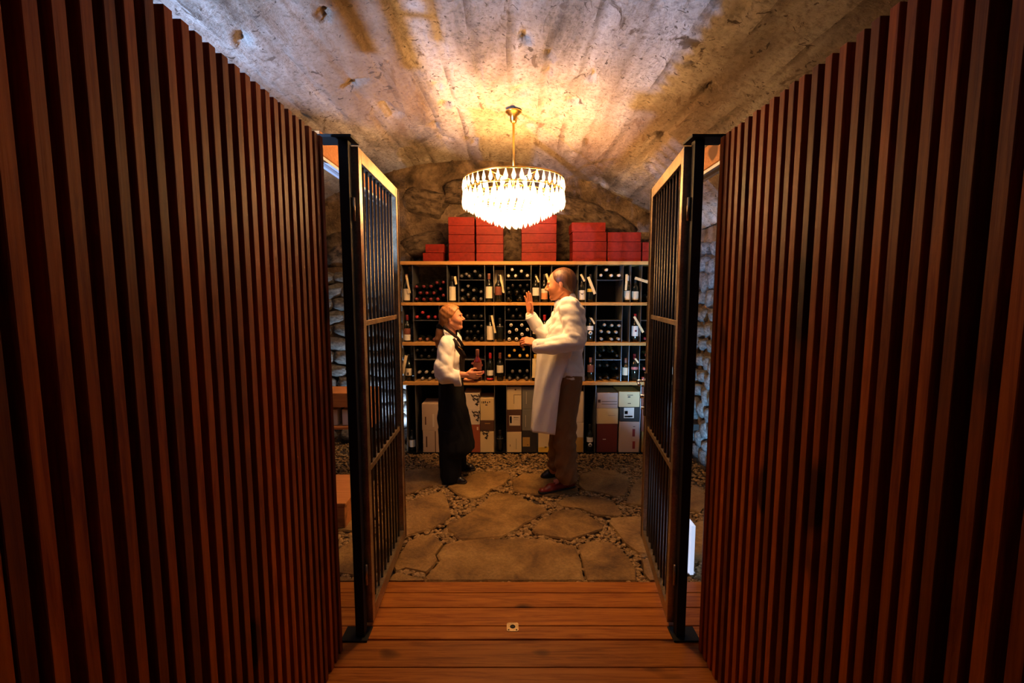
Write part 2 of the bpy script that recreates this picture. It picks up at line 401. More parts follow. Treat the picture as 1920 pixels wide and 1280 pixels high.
def inpoly(x, y, poly):
    r = False; j = len(poly) - 1
    for i in range(len(poly)):
        xi, yi = poly[i]; xj, yj = poly[j]
        if (yi > y) != (yj > y) and x < (xj-xi)*(y-yi)/(yj-yi) + xi: r = not r
        j = i
    return r
bb = [(min(p[0] for p in s), max(p[0] for p in s), min(p[1] for p in s), max(p[1] for p in s)) for s in SL]
bm = bmesh.new(); bmesh.ops.create_icosphere(bm, subdivisions=1, radius=1)
iv = np.array([v.co[:] for v in bm.verts]); ifc = np.array([[v.index for v in f.verts] for f in bm.faces]); bm.free()
PV, PFc = [], []; cnt = 0; rs = np.random.RandomState(3)
while cnt < 15000:
    x = rs.uniform(WL, WR); y = rs.uniform(2.45, YB)
    if (x < -1.5 or x > 1.5) and rs.rand() < .5: continue
    if any(b[0] < x < b[1] and b[2] < y < b[3] and inpoly(x, y, s) for b, s in zip(bb, SL)): continue
    r = rs.uniform(.009, .020) if y < 4.2 else rs.uniform(.007, .013)
    a = rs.uniform(0, 2*PI); ca, sa = math.cos(a), math.sin(a)
    vv = iv*np.array([r*rs.uniform(1, 1.5), r, r*rs.uniform(.45, .75)])*(1 + .25*rs.rand(len(iv), 1))
    t = rs.normal(0, .35); vv = np.stack([vv[:,0], vv[:,1]*math.cos(t)-vv[:,2]*math.sin(t), vv[:,1]*math.sin(t)+vv[:,2]*math.cos(t)], 1)
    vv = np.stack([vv[:,0]*ca-vv[:,1]*sa, vv[:,0]*sa+vv[:,1]*ca, vv[:,2]], 1) + np.array([x, y, rs.uniform(-.028, -.010)])
    PFc.append(ifc + len(iv)*cnt); PV.append(vv); cnt += 1
PV = np.concatenate(PV); PFc = np.concatenate(PFc)
tag(link_mesh('gravel', PV.tolist(), PFc.tolist(), 'pebble', floor), kind='stuff')
link_mesh('gravel_bed', [(WL,2.45,-.03),(WR,2.45,-.03),(WR,YB,-.03),(WL,YB,-.03)], [(0,1,2,3)], 'dark_earth', floor)

# ------------------------------------------------------------ slatted screens of the passage
LY = [.31,.365,.42,.475,.53,.585,.635,.6685,.7185,.776,.8265,.8806,.933,.981,1.036,1.0924,1.147,1.1945,1.246,1.299,1.355,1.4066,1.462,1.5155,1.5676,1.611,1.667,1.719,1.765,1.828,1.878,1.930]
RY = [.34,.395,.45,.505,.56,.61,.66,.71,.7666,.8133,.8796,.9286,.976,1.036,1.083,1.1374,1.185,1.2434,1.298,1.354,1.4145,1.463,1.5125,1.572,1.625,1.679,1.734,1.789,1.8386,1.885,1.932]
for X, ys, sgn, lab in ((-.78, LY, -1, 'tall screen of upright red-brown timber slats on the left of the passage'),
                        (.86, RY, 1, 'tall screen of upright red-brown timber slats on the right of the passage')):
    t = thing('slatted_screen', lab, 'screen', (X + sgn*.03, 1.1, 0))
    bm = bmesh.new(); add_box(bm, (-.024, 0, 0), (.024, .028, 2.27)); proto = bm_obj('slat', bm, 'slat_wood', t, bevel=.0015)
    for i, y in enumerate(ys):
        o = proto if i == 0 else proto.copy()
        if i: COL.objects.link(o)
        o.parent = t; o.location = (-sgn*.006, y*.995 - 1.1, -.0 + random.uniform(-.002, .002))
    box('back_panel', (sgn*.026 - .008 + sgn*.008, .30-1.1, .0), (sgn*.026 + .008 + sgn*.008, 1.965-1.1, 2.25), 'c_dark', t)
    for z in (.25, 1.15, 2.05):
        box('batten', (sgn*.043 - .012 + sgn*.012, .32-1.1, z), (sgn*.043 + .012 + sgn*.012, 1.96-1.1, z+.06), 'slat_wood', t)

# ------------------------------------------------------------ black posts and steel gate leaves
for X, sg, lab in ((-.722, -1, 'black square steel post at the end of the left slatted screen'), (.802, 1, 'black square steel post at the end of the right slatted screen')):
    t = thing('steel_post', lab, 'post', (X, 2.035, 0))
    box('post_tube', (-.021, -.021, .008), (.021, .021, 2.285), 'black_metal', t, .002)
    box('top_plate', (-.115 if sg < 0 else -.045, -.05, 2.285), (.045 if sg < 0 else .115, .06, 2.297), 'black_metal', t, .001)
    box('base_plate', (-.085 if sg < 0 else -.04, -.045, 0.0015), (.04 if sg < 0 else .085, .05, .008), 'black_metal', t, .001)
    tube('hinge', (-sg*.027, .012, .25), (-sg*.027, .012, .35), .007, 'brushed_steel', t)
    tube('hinge', (-sg*.027, .012, 1.95), (-sg*.027, .012, 2.05), .007, 'brushed_steel', t)
def gate(hx, hy, ex, ey, lab, inner):
    L_ = math.hypot(ex-hx, ey-hy); ang = math.atan2(ey-hy, ex-hx)
    t = thing('gate_leaf', lab, 'gate', (hx, hy, 0), None, ang)
    z0, z1 = .035, 2.275
    def b(name, lo, hi, mat='brushed_steel'): return box(name, lo, hi, mat, t, .0015)
    b('stile', (0, -.018, z0), (.045, .018, z1)); b('stile', (L_-.045, -.018, z0), (L_, .018, z1))
    b('top_rail', (.045, -.018, z1-.06), (L_-.045, .018, z1)); b('bottom_rail', (.045, -.018, z0), (L_-.045, .018, z0+.07))
    b('middle_rail', (.045, -.008, 1.48), (L_-.045, .008, 1.505)); b('middle_rail', (.045, -.008, .77), (L_-.045, .008, .80))
    n = 9; proto = None
    for i in range(n):
        x = .045 + (L_-.09)*(i+1)/(n+1)
        o = tube('bar', (0, 0, z0+.07), (0, 0, z1-.06), .0075, 'bar_steel', t, 8) if i == 0 else proto.copy()
        if i: COL.objects.link(o)
        else: proto = o
        o.location.x = x
    s = inner
    b('latch_strip', (L_+.001, -.024, z0), (L_+.007, .024, z1))
    return t, L_
gl_, Ll = gate(-.695, 2.075, -.722, 2.87, 'open barred steel gate leaf on the left, pushed back beside the woman', 1)
gr_, Lr = gate(.775, 2.075, .875, 2.87, 'open barred steel gate leaf on the right, with lever handle and lock', -1)
hp = box('lock_case', (Lr-.042, .018, .86), (Lr-.008, .032, 1.14), 'chrome', gr_, .002)
tube('handle_neck', (Lr-.025, .032, 1.085), (Lr-.025, .075, 1.085), .008, 'chrome', gr_)
tube('handle', (Lr-.02, .075, 1.085), (Lr-.13, .078, 1.078), .0085, 'chrome', gr_)
tube('lock_cylinder', (Lr-.025, .032, .985), (Lr-.025, .055, .985), .013, 'chrome', gr_)
tube('lock_cylinder', (Lr-.025, .032, .91), (Lr-.025, .048, .91), .009, 'chrome', gr_)
# floor keep set into the deck
t = thing('floor_keep', 'small square steel bolt keep with round hole, set into the deck boards', 'floor plate', (.003, 2.087, 0))
lathe_prof = []
bm = bmesh.new()
N_ = 24; outer = []; inner = []; innl = []
for i in range(N_):
    a = 2*PI*(i+.5)/N_; k = .029/max(abs(math.cos(a)), abs(math.sin(a)))
    outer.append(bm.verts.new((k*math.cos(a), k*math.sin(a), .0035))); inner.append(bm.verts.new((.0135*math.cos(a), .002+.0135*math.sin(a), .0035)))
    innl.append(bm.verts.new((.0135*math.cos(a), .002+.0135*math.sin(a), .001)))
low = [bm.verts.new((v.co.x, v.co.y, .001)) for v in outer]
for i in range(N_):
    j = (i+1) % N_
    bm.faces.new((outer[i], outer[j], inner[j], inner[i])); bm.faces.new((low[i], low[j], outer[j], outer[i])); bm.faces.new((inner[i], inner[j], innl[j], innl[i]))
bm_obj('plate', bm, 'brushed_steel', t)
lathe('bolt_hole', [(.0135, .0011), (.0135, .0016)], 'rubber', t, 16, c=(0,.002,0))
for sx in (-1, 1): lathe('screw', [(.0045, .0035), (.004, .0042)], 'black_metal', t, 10, c=(sx*.019, -.020, 0))

# side beams above the gates, one along each side
for X, zb_, y0_, y1_, lab in ((-1.10, 2.385, 2.60, 4.0, 'long horizontal beam above the left gate leaf'), (1.13, 2.31, 2.46, 3.3, 'long horizontal beam above the right gate leaf')):
    t = thing('side_beam', lab, 'beam', (X, y0_, zb_))
    box('beam_body', (-.045, 0, .018), (.045, y1_-y0_, .14), 'crate_wood', t, .003)
    box('support_post', (-.02, .02, -zb_+.0015), (.02, .06, -.001), 'black_metal', t)
    for xx in (-.038, .014): box('bottom_flange', (xx, 0, 0), (xx+.024, y1_-y0_, .018), 'white_plastic', t, .001)

# ------------------------------------------------------------ wine rack
YS = 4.57; YSB = 4.92
def RX(px): return P(px, 650, YS + .0).x
def RZ(py): return P(960, py, YS).z
XL, XR = P(749, 720, YS).x, WR - .06
rack = thing('wine_rack', 'long timber and black steel wine rack filling the end of the cellar', 'wine rack', (0, YS, 0))
rack.location = (0, 0, 0)
board_px = [(489.5, 496), (566.8, 572.6), (641.8, 647.8), (715.8, 722)]
BZ = []
for a, b in board_px:
    z1, z0 = RZ(a), RZ(b); BZ.append((z0, z1))
    box('shelf_board', (XL, YS, z0), (XR, YSB, z1), 'shelf_wood', rack, .002)
cols = [752.5, 773, 838, 859, 908.5, 925.5, 946.8, 995.8, 1013, 1034.8, 1084.5, 1099, 1119.5, 1168.8, 1183.5, 1204, 1254, 1271, 1290]
CX = [P(c, 530, YS).x for c in cols]
wide = {1: 1, 3: 1, 6: 1, 9: 1, 12: 1, 15: 1}
def sheet(name, lo, hi, mat='thin_steel'): return box(name, lo, hi, mat, rack)
rows = [(BZ[1][1], BZ[0][0]), (BZ[2][1], BZ[1][0]), (BZ[3][1], BZ[2][0]), (.004, BZ[3][0])]
for r, (z0, z1) in enumerate(rows):
    if r < 3:
        cs = list(CX)
        if r == 1: cs[2] = P(823, 600, YS).x
        for c in cs: sheet('upright', (c-.0013, YS+.012, z0), (c+.0013, YSB-.01, z1))
        if cs[2] != CX[2]: pass
        zm = RZ({0: 524.5, 1: 601, 2: 675}[r])
        for k in wide:
            if r == 0 and k == 1: continue
            if k+1 < len(cs): sheet('divider', (cs[k]+.0015, YS+.012, zm-.0012), (cs[k+1]-.0015, YSB-.01, zm+.0012))
    else:
        for px in (762, 779, 927.3, 949.4, 1008, 1095, 1117, 1201):
            c = P(px, 780, YS).x; sheet('upright', (c-.0013, YS+.012, z0), (c+.0013, YSB-.01, z1))
# black sheets stand in for shade, open behind the top row's second bay
zb0, zb1 = .01, BZ[1][1]
box('back_panel', (P(762, 780, YS).x, YSB-.008, zb0), (P(768, 780, YS).x, YSB-.002, BZ[3][0]), 'rack_black', rack)
box('back_panel', (P(768, 780, YS).x, YSB-.008, zb0), (XR-.004, YSB-.002, zb1), 'rack_black', rack)
box('back_panel', (P(838, 530, YS).x, YSB-.008, zb1+.001), (XR-.004, YSB-.002, BZ[0][0]), 'rack_black', rack)
box('base_plinth', (P(762, 780, YS).x, YS+.03, -.02), (XR-.01, YSB-.01, .003), 'rack_black', rack)

# bottles
def bottle_prof(h=.305, r=.0375, nk=.0135):
    return [(r*.85, 0), (r, .006), (r, h*.60), (r*.93, h*.645), (r*.62, h*.70), (nk*1.15, h*.76), (nk, h*.80), (nk, h*.985), (nk*.9, h)]
def make_bottle(label, cat, loc, cap='cap_black', glass='bottle_glass', h=.305, r=.0375, labels=(), group=None, lying=False, capr=.0152):
    t = thing('wine_bottle', label, cat, loc, group)
    lathe('glass_body', bottle_prof(h, r), glass, t, 14)
    lathe('capsule', [(.0138, h*.80), (capr, h*.81), (capr, h*.99), (capr*.92, h+.003)], cap, t, 12)
    for (z0, z1, mat) in labels:
        n = 10; V = []; F = []
        a0, a1 = (-PI/2 - 1.25, -PI/2 + 1.25)
        for i in range(n+1):
            a = a0 + (a1-a0)*i/n
            for z in (z0, z1): V.append(((r+.0006)*math.cos(a), (r+.0006)*math.sin(a), z))
        for i in range(n): F.append((2*i, 2*i+2, 2*i+3, 2*i+1))
        link_mesh('label', V, F, mat, t, True)
    return t
# lying bottles: neck towards the viewer
lyp = {}
def lying(px, py, cap, label, group, big=False):
    key = (cap, big)
    p = P(px, py, YS + .035)
    if key not in lyp:
        t = thing('wine_bottle', label, 'bottle', (0,0,0), group)
        bm = bmesh.new(); lathe_bm(bm, bottle_prof(), 12, 'Y', (0, .305, 0)); bm_obj('glass_body', bm, 'bottle_glass', t, True)
        cr = .0165 if big else .0148
        bm = bmesh.new(); lathe_bm(bm, [(cr*.95, .245), (cr, .25), (cr, .302), (cr*.9, .306)], 12, 'Y', (0, .305, 0)); bm_obj('capsule', bm, cap, t, True)
        if cap == 'cap_white' and big:
            bm = bmesh.new(); lathe_bm(bm, [(.0062, .3062), (.0058, .3070)], 8, 'Y', (0, .305, 0)); bm_obj('cap_dot', bm, 'print_dark', t, True)
        lyp[key] = t; o = t; o.location = p
    else: o = dup(lyp[key], p)
    o['label'] = label; o['group'] = group
def c1(x, y): return 740 + x/7.112, 480 + y/7.112
def c2(x, y): return 980 + x/7.112, 480 + y/7.112
def c3(x, y): return 740 + x/5.82, 640 + y/5.82
def c4(x, y): return 980 + x/5.82, 640 + y/5.82
bins = [
 (c1, [(285,408),(383,405),(478,403),(560,353),(645,348),(337,490),(425,492),(518,490),(605,438),(285,572),(383,575),(477,575),(570,573),(645,520)], 'cap_dark_red', 0, 'red-capped bottle, wide open bay, top row', 'red-capped bottles in the top row'),
 (c1, [(890,265),(955,240),(990,265),(1070,203),(1137,262)], 'cap_grey', 0, 'dark bottle on second bay\'s divider, top row', 'bottles above the divider, second bay of the top row'),
 (c1, [(900,455),(978,398),(1052,455),(1150,475),(978,515),(903,570),(1052,570),(1150,570)], 'cap_grey', 0, 'grey-capped bottle under second bay\'s divider, top row', 'bottles below the divider, second bay of the top row'),
 (c1, [(1567,180),(1690,200),(1518,262),(1613,262),(1770,258)], 'cap_white', 0, 'pale-capped bottle on the divider left of the man', 'pale-capped bottles in the top row'),
 (c1, [(1575,390),(1675,395),(1770,388),(1515,430),(1525,485),(1632,478),(1730,470),(1520,570),(1670,560),(1770,560)], 'cap_black', 0, 'black-capped bottle left of the man, top row', 'black-capped bottles in the top row'),
 (c2, [(450,255),(560,255),(660,258)], 'cap_black', 0, 'black-capped bottle behind the man\'s head', 'bottles behind the man\'s head'),
 (c2, [(1122,182),(1047,255),(1187,258),(1290,256)], 'cap_white', 0, 'cream-capped bottle right of the man, top row', 'cream-capped bottles right of the man'),
 (c1, [(368,752),(292,812),(443,812),(538,812)], 'cap_red', 0, 'bright red-capped bottle behind the woman\'s head', 'bright red-capped bottles in the second row'),
 (c1, [(335,1110),(430,1110),(525,1110)], 'cap_brown', 0, 'brown-capped bottle left of the woman\'s neck', 'brown-capped bottles in the second row'),
 (c1, [(965,800),(1055,800),(1150,800)], 'cap_black', 0, 'black-capped bottle before the woman\'s face', 'bottles above the divider by the woman\'s face'),
 (c1, [(1065,935),(1155,935),(965,1010),(1015,1010),(1110,1010),(965,1095),(1065,1100),(1160,1100)], 'cap_black', 0, 'black-capped bottle right of the woman\'s chin', 'bottles below the divider by the woman\'s chin'),
 (c1, [(1520,715),(1625,715),(1580,800),(1675,800)], 'cap_black', 0, 'black-capped bottle above the white-capped ones', 'black-capped bottles over the white-capped ones'),
 (c1, [(1552,920),(1695,920),(1532,1013),(1625,985),(1772,982),(1698,1045),(1528,1110),(1625,1108),(1772,1110)], 'cap_white', 1, 'dotted white-capped bottle between the people', 'dotted white-capped bottles between the people'),
 (c2, [(1095,917),(1193,924),(1288,926),(1053,1005),(1153,1015),(1250,1015),(1053,1105),(1188,1108),(1280,1105)], 'cap_silver', 0, 'pale grey-capped bottle right of the man', 'pale-capped bottles right of the man, second row'),
 (c2, [(1680,1012),(1635,1100)], 'cap_dark_red', 0, 'dark red-capped bottle by the right gate', 'dark red-capped bottles by the gate, second row'),
 (c3, [(245,95),(330,95),(410,95),(290,160),(370,165)], 'cap_black', 0, 'black-capped bottle left of the woman\'s shoulder', 'black-capped bottles left of the woman, third row'),
 (c3, [(265,338),(340,338),(415,338),(300,408),(380,408),(455,408)], 'cap_silver', 0, 'silver-capped bottle left of the woman\'s elbow', 'silver-capped bottles left of the woman'),
 (c3, [(850,240),(945,262),(850,330),(965,340)], 'cap_pink', 0, 'pink-capped bottle behind the held bottle', 'pink-capped bottles behind the held bottle'),
 (c3, [(1307,98),(1407,85),(1252,158),(1367,157),(1447,157)], 'cap_yellow', 0, 'yellow-capped bottle between the people', 'yellow-capped bottles'),
 (c3, [(1287,330),(1367,328),(1447,325),(1255,405),(1343,405),(1440,405)], 'cap_grey', 0, 'grey-capped bottle below the yellow-capped ones', 'grey-capped bottles under the yellow-capped ones'),
 (c4, [(885,95),(980,105),(845,155),(1030,155)], 'cap_black', 0, 'black-capped bottle on the divider by the man\'s waist', 'bottles above the divider right of the man, third row'),
 (c4, [(845,262),(925,262),(1025,295),(850,400),(930,395),(1035,395)], 'cap_black', 0, 'black-capped bottle below the divider by the man\'s waist', 'bottles below the divider right of the man, third row'),
 (c4, [(1360,155),(1330,300),(1400,345),(1320,405)], 'cap_pink', 0, 'dull red-capped bottle by the gate handle', 'red-capped bottles by the gate handle'),
 (lambda x, y: (x, y), [(1217,557),(1233,557),(1248,557),(1225,545),(1241,545)], 'cap_grey', 0, 'grey-capped bottle behind right gate bars, top row', 'bottles behind the right gate, top row'),
 (lambda x, y: (x, y), [(1240,633),(1247,617),(1232,680)], 'cap_grey', 0, 'grey-capped bottle behind right gate bars, lower rows', 'bottles behind the right gate, lower rows'),
]
ORD = ['first', 'second', 'third', 'fourth', 'fifth', 'sixth', 'seventh']
for fn, pts, cap, big, lab, grp in bins:
    q = sorted(set(fn(x, y) for x, y in pts), key=lambda p: p[1])
    layers = []
    for p in q:
        if layers and p[1] - layers[-1][-1][1] < 3.6 and p[1] - layers[-1][0][1] < 6: layers[-1].append(p)
        else: layers.append([p])
    nl = len(layers)
    names = {1: [''], 2: ['upper layer, ', 'lower layer, '], 3: ['top layer, ', 'middle layer, ', 'bottom layer, ']}.get(nl) or ['%s layer from the top, ' % ORD[i] for i in range(nl)]
    for nm, ly in zip(names, layers):
        ly.sort()
        for i, (x, y) in enumerate(ly):
            pos = 'only one' if len(ly) == 1 else ('leftmost' if i == 0 else ('rightmost' if i == len(ly)-1 else '%s from left' % ORD[i]))
            lying(x, y, cap, '%s: %s%s' % (lab, nm, pos), grp, bool(big))

def tagstrip(p0, p1, wpx, label, Y=4.60, mat='tag_paper'):
    a, b = P(*p0, Y), P(*p1, Y - .004); d = (b-a); n = Vector((d.z, 0, -d.x)).normalized()*(wpx/182/2)
    mid = a.lerp(b, .5) + Vector((0, -.004, 0))
    V = []
    for q in (a, mid, b):
        for s in (-1, 1):
            for dy in (0, .0015): V.append(q + n*s + Vector((0, dy, 0)))
    F = []
    for i in (0, 4): F += [(i, i+2, i+6, i+4), (i+1, i+5, i+7, i+3), (i, i+4, i+5, i+1), (i+2, i+3, i+7, i+6)]
    F += [(0,1,3,2), (8,10,11,9)]
    o = link_mesh('paper_tag', V, F, mat); tag(o, label, 'tag')
    return o
# upright bottles: px, base row, top py, label bands (py0,py1,mat), capsule, label text, tag
UP = [
 (763, 0, 514, [(541,563,'paper')], 'cap_brown', 'upright bottle with square cream label, first narrow bay of the top row', ((762,516),(768.5,549),3.4)),
 (848.5, 0, 517, [(537,563,'paper')], 'cap_black', 'upright bottle with tall cream label above the woman\'s head, top row', ((853,518),(855.5,533),4)),
 (917, 0, 512.5, [(537,559,'paper')], 'cap_brown', 'upright bottle with broad cream label, left of the red-labelled one, top row', None),
 (934.5, 0, 514, [(537,553,'label_brown')], 'cap_black', 'upright bottle with narrow red-brown label, top row', ((938,515),(944.5,549),3)),
 (1004.5, 0, 514, [(539,554,'paper_white')], 'cap_black', 'upright bottle with short white label by the man\'s raised hand, top row', ((1005,517),(1010,529),3)),
 (1020.5, 0, 514, [(541,549,'paper'),(549,561,'label_orange')], 'cap_black', 'upright bottle with cream and orange label before the man\'s face', ((1024,513),(1029,527),4)),
 (1090.5, 0, 517, [(544,562,'paper_white')], 'cap_black', 'upright bottle with white label and dark moustache-shaped mark, top row', ((1089,514),(1096,527),3.5)),
 (1106.5, 0, 514, [(541,547,'label_yellow')], 'cap_black', 'upright bottle with yellow label half hidden by a large tag, top row', ((1103,519),(1115.5,551),5)),
 (1176, 0, 516, [(545,562,'paper')], 'cap_white', 'upright bottle with broad grey-cream label and long neck strip, top row', ((1175,514),(1173.5,544),4)),
 (1190.5, 0, 520, [(546,562,'paper')], 'cap_black', 'upright bottle with small cream label whose tag sticks out sideways, top row', ((1190.5,521),(1222,531),5)),
 (764, 1, 590, [(615.5,626.5,'label_brown'),(627,638,'paper_white')], 'cap_dark_red', 'upright bottle with brown and white label, first narrow bay of the second row', None),
 (919, 1, 591, [(611,637,'paper')], 'cap_black', 'upright bottle with tall cream label, second row between the people', ((922,591),(928.5,624),3.6)),
 (937.5, 1, 596, [(611.5,613,'cap_grey')], 'cap_black', 'upright dark bottle with one thin pale line, second row', None),
 (1005, 1, 592, [(618,626,'paper')], 'cap_black', 'upright bottle behind the man\'s raised sleeve, second row', None),
 (1021, 1, 590, [(612,626,'paper_white')], 'cap_red', 'upright red-capped bottle behind the man\'s chest, second row', None),
 (1106, 1, 594, [(611,619,'paper_white')], 'cap_black', 'upright bottle with white label and round emblem, behind the man\'s back', ((1108,596),(1115,607),3)),
 (1190, 1, 588, [(611,630,'paper_white')], 'cap_red', 'upright red-capped bottle with white label, second row near the right gate', ((1189,593),(1206,623),4.2)),
 (766.5, 2, 664, [(690.7,704,'paper')], 'cap_black', 'upright bottle with cream label and black arch print, third row left end', ((762,666),(755,700),5.5)),
 (919, 2, 661, [(694,704,'paper_white')], 'cap_red', 'upright red-capped bottle with small white label, right of the held bottle', None),
 (937.5, 2, 661, [(685,699,'paper')], 'cap_brown', 'upright bottle with wide cream label, third row between the people', None),
 (1003.5, 2, 664, [], 'cap_yellow', 'upright yellow-capped bottle behind the man\'s apron, third row', ((1001.5,672),(1001,708),6.5)),
 (1107, 2, 670, [(684,698,'label_brown')], 'cap_brown', 'upright bottle with brown label behind the man\'s hip, third row', None),
 (1172.5, 2, 671, [(689,703.5,'paper')], 'cap_brown', 'upright bottle with cream label, third row right of the man', None),
 (1189, 2, 663, [(688,693,'cap_pink')], 'cap_dark_red', 'upright bottle with small red label, third row near the gate handle', ((1191,672),(1197,680),3)),
 (773, 3, 806, [(825,838,'paper_white')], 'cap_black', 'upright bottle with dim white label on the floor at the rack\'s left foot', None),
 (937.5, 3, 806, [(822,823.5,'cap_grey')], 'cap_black', 'upright dark bottle on the floor between the stacks of cartons', None),
 (1105.5, 3, 795, [(820,829,'paper_white')], 'cap_black', 'upright bottle with white label and oval seal on the floor behind the man', None),
 (1234, 1, 588, [(612,632,'paper')], 'cap_red', 'upright bottle with cream label behind the right gate\'s bars, second row', None),
 (1262, 2, 664, [(688,702,'paper')], 'cap_grey', 'upright bottle with cream label behind the right gate\'s bars, third row', None),
]
for px, r, top, labs, cap, lab, tg in UP:
    Y = 4.645; z0 = rows[r][0] + .001
    if r == 3: z0 = .004
    x = P(px, 600 if r < 3 else 800, Y).x
    x = P(px, top, Y).x*.5 + P(px, 720 if r == 2 else (850 if r == 3 else (645 if r == 1 else 570)), Y).x*.5
    h = P(px, top, Y).z - z0 - .003
    L2 = []
    for a, b, mt in labs:
        L2.append((P(px, b, Y-.037).z - z0, P(px, a, Y-.037).z - z0, mt))
    t = make_bottle(lab, 'bottle', (x, Y, z0), cap, 'bottle_glass' if px != 919 or r != 2 else 'bottle_glass', h, .0355, L2)
    if (px, r) == (1106, 1) or (px, r) == (1105.5, 3):
        cz = P(px, 624 if r == 1 else 834, Y-.037).z - z0
        ob = lathe('seal', [(.020, 0), (.020, .001)], 'paper_white', t, 18, 'Y', (0, -.0362, cz)); 
        lathe('seal_mark', [(.009, .0012), (.009, .0016)], 'print_dark', t, 8, 'Y', (0, -.0362, cz))
    if px == 1090.5:
        cz = P(px, 550, Y-.037).z - z0
        V = []; 
        for i in range(9):
            u = (i-4)/4; V += [(u*.024, -.0372+ .006*u*u, cz + .006*abs(u) - .002), (u*.024, -.0372+.006*u*u, cz + .006*abs(u)**2 + .006*(abs(u)) - .010*(1-abs(u))**.6*0 - .012*(1-u*u))]
        link_mesh('label_mark', V, [(2*i, 2*i+1, 2*i+3, 2*i+2) for i in range(8)], 'print_dark', t)
    if px == 766.5:
        cz = P(px, 700, Y-.037).z - z0
        box('label_mark', (-.008, -.0380, cz-.016), (.008, -.0366, cz+.010), 'print_dark', t)
    if px == 919 and r == 2:
        lathe('wine_band', [(.0359, .008), (.0359, .030)], 'cap_red', t, 14)
    if px == 1190 and r == 1:
        cz = P(px, 620, Y-.037).z - z0
        box('label_mark', (-.008, -.0368, cz-.010), (.012, -.0360, cz+.008), 'cap_dark_red', t)
    if tg:
        a, b, wd = tg
        tagstrip(a, b, wd, 'cream paper tag hanging from the ' + lab.replace('upright ', '').split(',')[0], 4.588)
tag(box('framed_card', tuple(P(928, 548, 4.84)), tuple(P(944.5, 506, 4.85)), 'paper', bevel=.001), 'cream card standing behind the red-labelled upright bottle, top row', 'card')

# cartons: px x0,x1, py0,py1, material, label, marks
def mark(t, org, px0, py0, px1, py1, mat, Y, d=.0012):
    a = P(px0, py1, Y) - org; b = P(px1, py0, Y) - org
    return box('print', (a.x, -d, a.z), (b.x, .0004, b.z), mat, t)
def carton(x0, x1, y0, y1, mat, lab, marks=(), depth=.28, Y=4.605, name='wine_carton', cat='carton', group=None, zb=None, tape=True):
    a = P(x0, y1, Y); b = P(x1, y0, Y); cx = (a.x+b.x)/2; org = Vector((cx, Y, a.z))
    t = thing(name, lab, cat, org, group)
    hx = (b.x-a.x)/2 - .0006
    box('carton_body', (-hx, 0, .0006), (hx, depth, b.z-a.z-.0045), mat, t, .0015)
    box('lid', (-hx, 0, b.z-a.z-.0043), (hx, depth, b.z-a.z-.0006), mat, t, .001)
    for (p0, q0, p1, q1, mt) in marks: mark(t, org, p0, q0, p1, q1, mt, Y)
    return t, org
FL = 850.3
def dragon(t, org, px, py, s, Y=4.605):
    # tangled black brush figure: strokes
    pts = [(-5,-7,-2,-3),(-3,-5,1,-6),(0,-6,4,-4),(4,-7,6,-3),(-2,-3,2,0),(1,-1,5,-2),(3,-2,4,3),(2,3,5,2),(1,4,3,7),(0,5,4,5),(-3,-2,-1,1)]
    bm = bmesh.new()
    for x0, y0, x1, y1 in pts:
        a = P(px+x0*s, py+y0*s, Y) - org; b = P(px+x1*s, py+y1*s, Y) - org
        d = (b-a); n = Vector((-d.z, 0, d.x)).normalized()*.0045*s
        vs = []
        for q, k in ((a-d*.1, .5), (a.lerp(b,.5), 1.3), (b+d*.1, .4)):
            for sgn in (-1, 1): vs.append(bm.verts.new((q.x+n.x*k*sgn, -.0011, q.z+n.z*k*sgn)))
        bm.faces.new((vs[0],vs[1],vs[3],vs[2])); bm.faces.new((vs[2],vs[3],vs[5],vs[4]))
    bm_obj('print', bm, 'print_dark', t)
carton(793.5, 833, 806.9, FL, 'c_beige', 'beige carton on the floor left of the woman, bottom of its stack', [(799,818,801,838,'c_brown'),(816,808,817,849,'c_brown')])
carton(791.5, 832, 757, 806.7, 'c_beige', 'beige carton left of the woman, top of its stack', [(797,781,799,796,'c_brown'),(811,776,814,800,'c_white')])
t, o_ = carton(868, 900, 796, FL, 'c_rust', 'rust-red carton on the floor behind the woman\'s skirt', [(894,800,897,806,'c_white')])
t, o_ = carton(870, 899.5, 768.2, 795.8, 'c_white', 'white carton with black dragon print, standing on the rust-red carton'); dragon(t, o_, 892, 780, 1.4)
t, o_ = carton(870, 899.5, 737, 768, 'c_white', 'white carton with black dragon print, topmost behind the woman\'s back'.replace('back','apron')); dragon(t, o_, 891, 750, 1.5)
t, o_ = carton(900.6, 926.4, 808.4, FL, 'c_cream', 'cream carton with black dragon print in its corner, on the floor'); dragon(t, o_, 909, 814, 1.3)
carton(900.6, 926.4, 788, 808.2, 'c_brown', 'dark brown low carton between two cream cartons', [(909,793,919,794.2,'c_ochre')])
carton(900.6, 926.4, 746.5, 787.8, 'cream_yellow', 'tall cream carton with handwriting, top of its stack beside the woman', [(903,752,904,756,'print_dark'),(905.5,752,907.5,756,'print_dark'),(909,751.5,911,755.5,'print_dark'),(913,753,915,756,'print_dark'),(917,752,919,754.5,'print_dark'),(910,758,914,760,'print_dark')])
carton(950.3, 978, 809.5, FL, 'c_cream', 'cream carton on the floor between the people', [(967.5,822,968.2,842,'print_dark'),(956,833,957,837,'c_brown')])
carton(950.3, 978, 768, 809.3, 'c_brown', 'brown carton with white delivery sheet, between the people', [(955,778.5,975.5,797.5,'c_white'),(956,780,959.5,793,'print_red'),(963,782,973,783,'print_dark'),(963,786,971,787,'print_dark')])
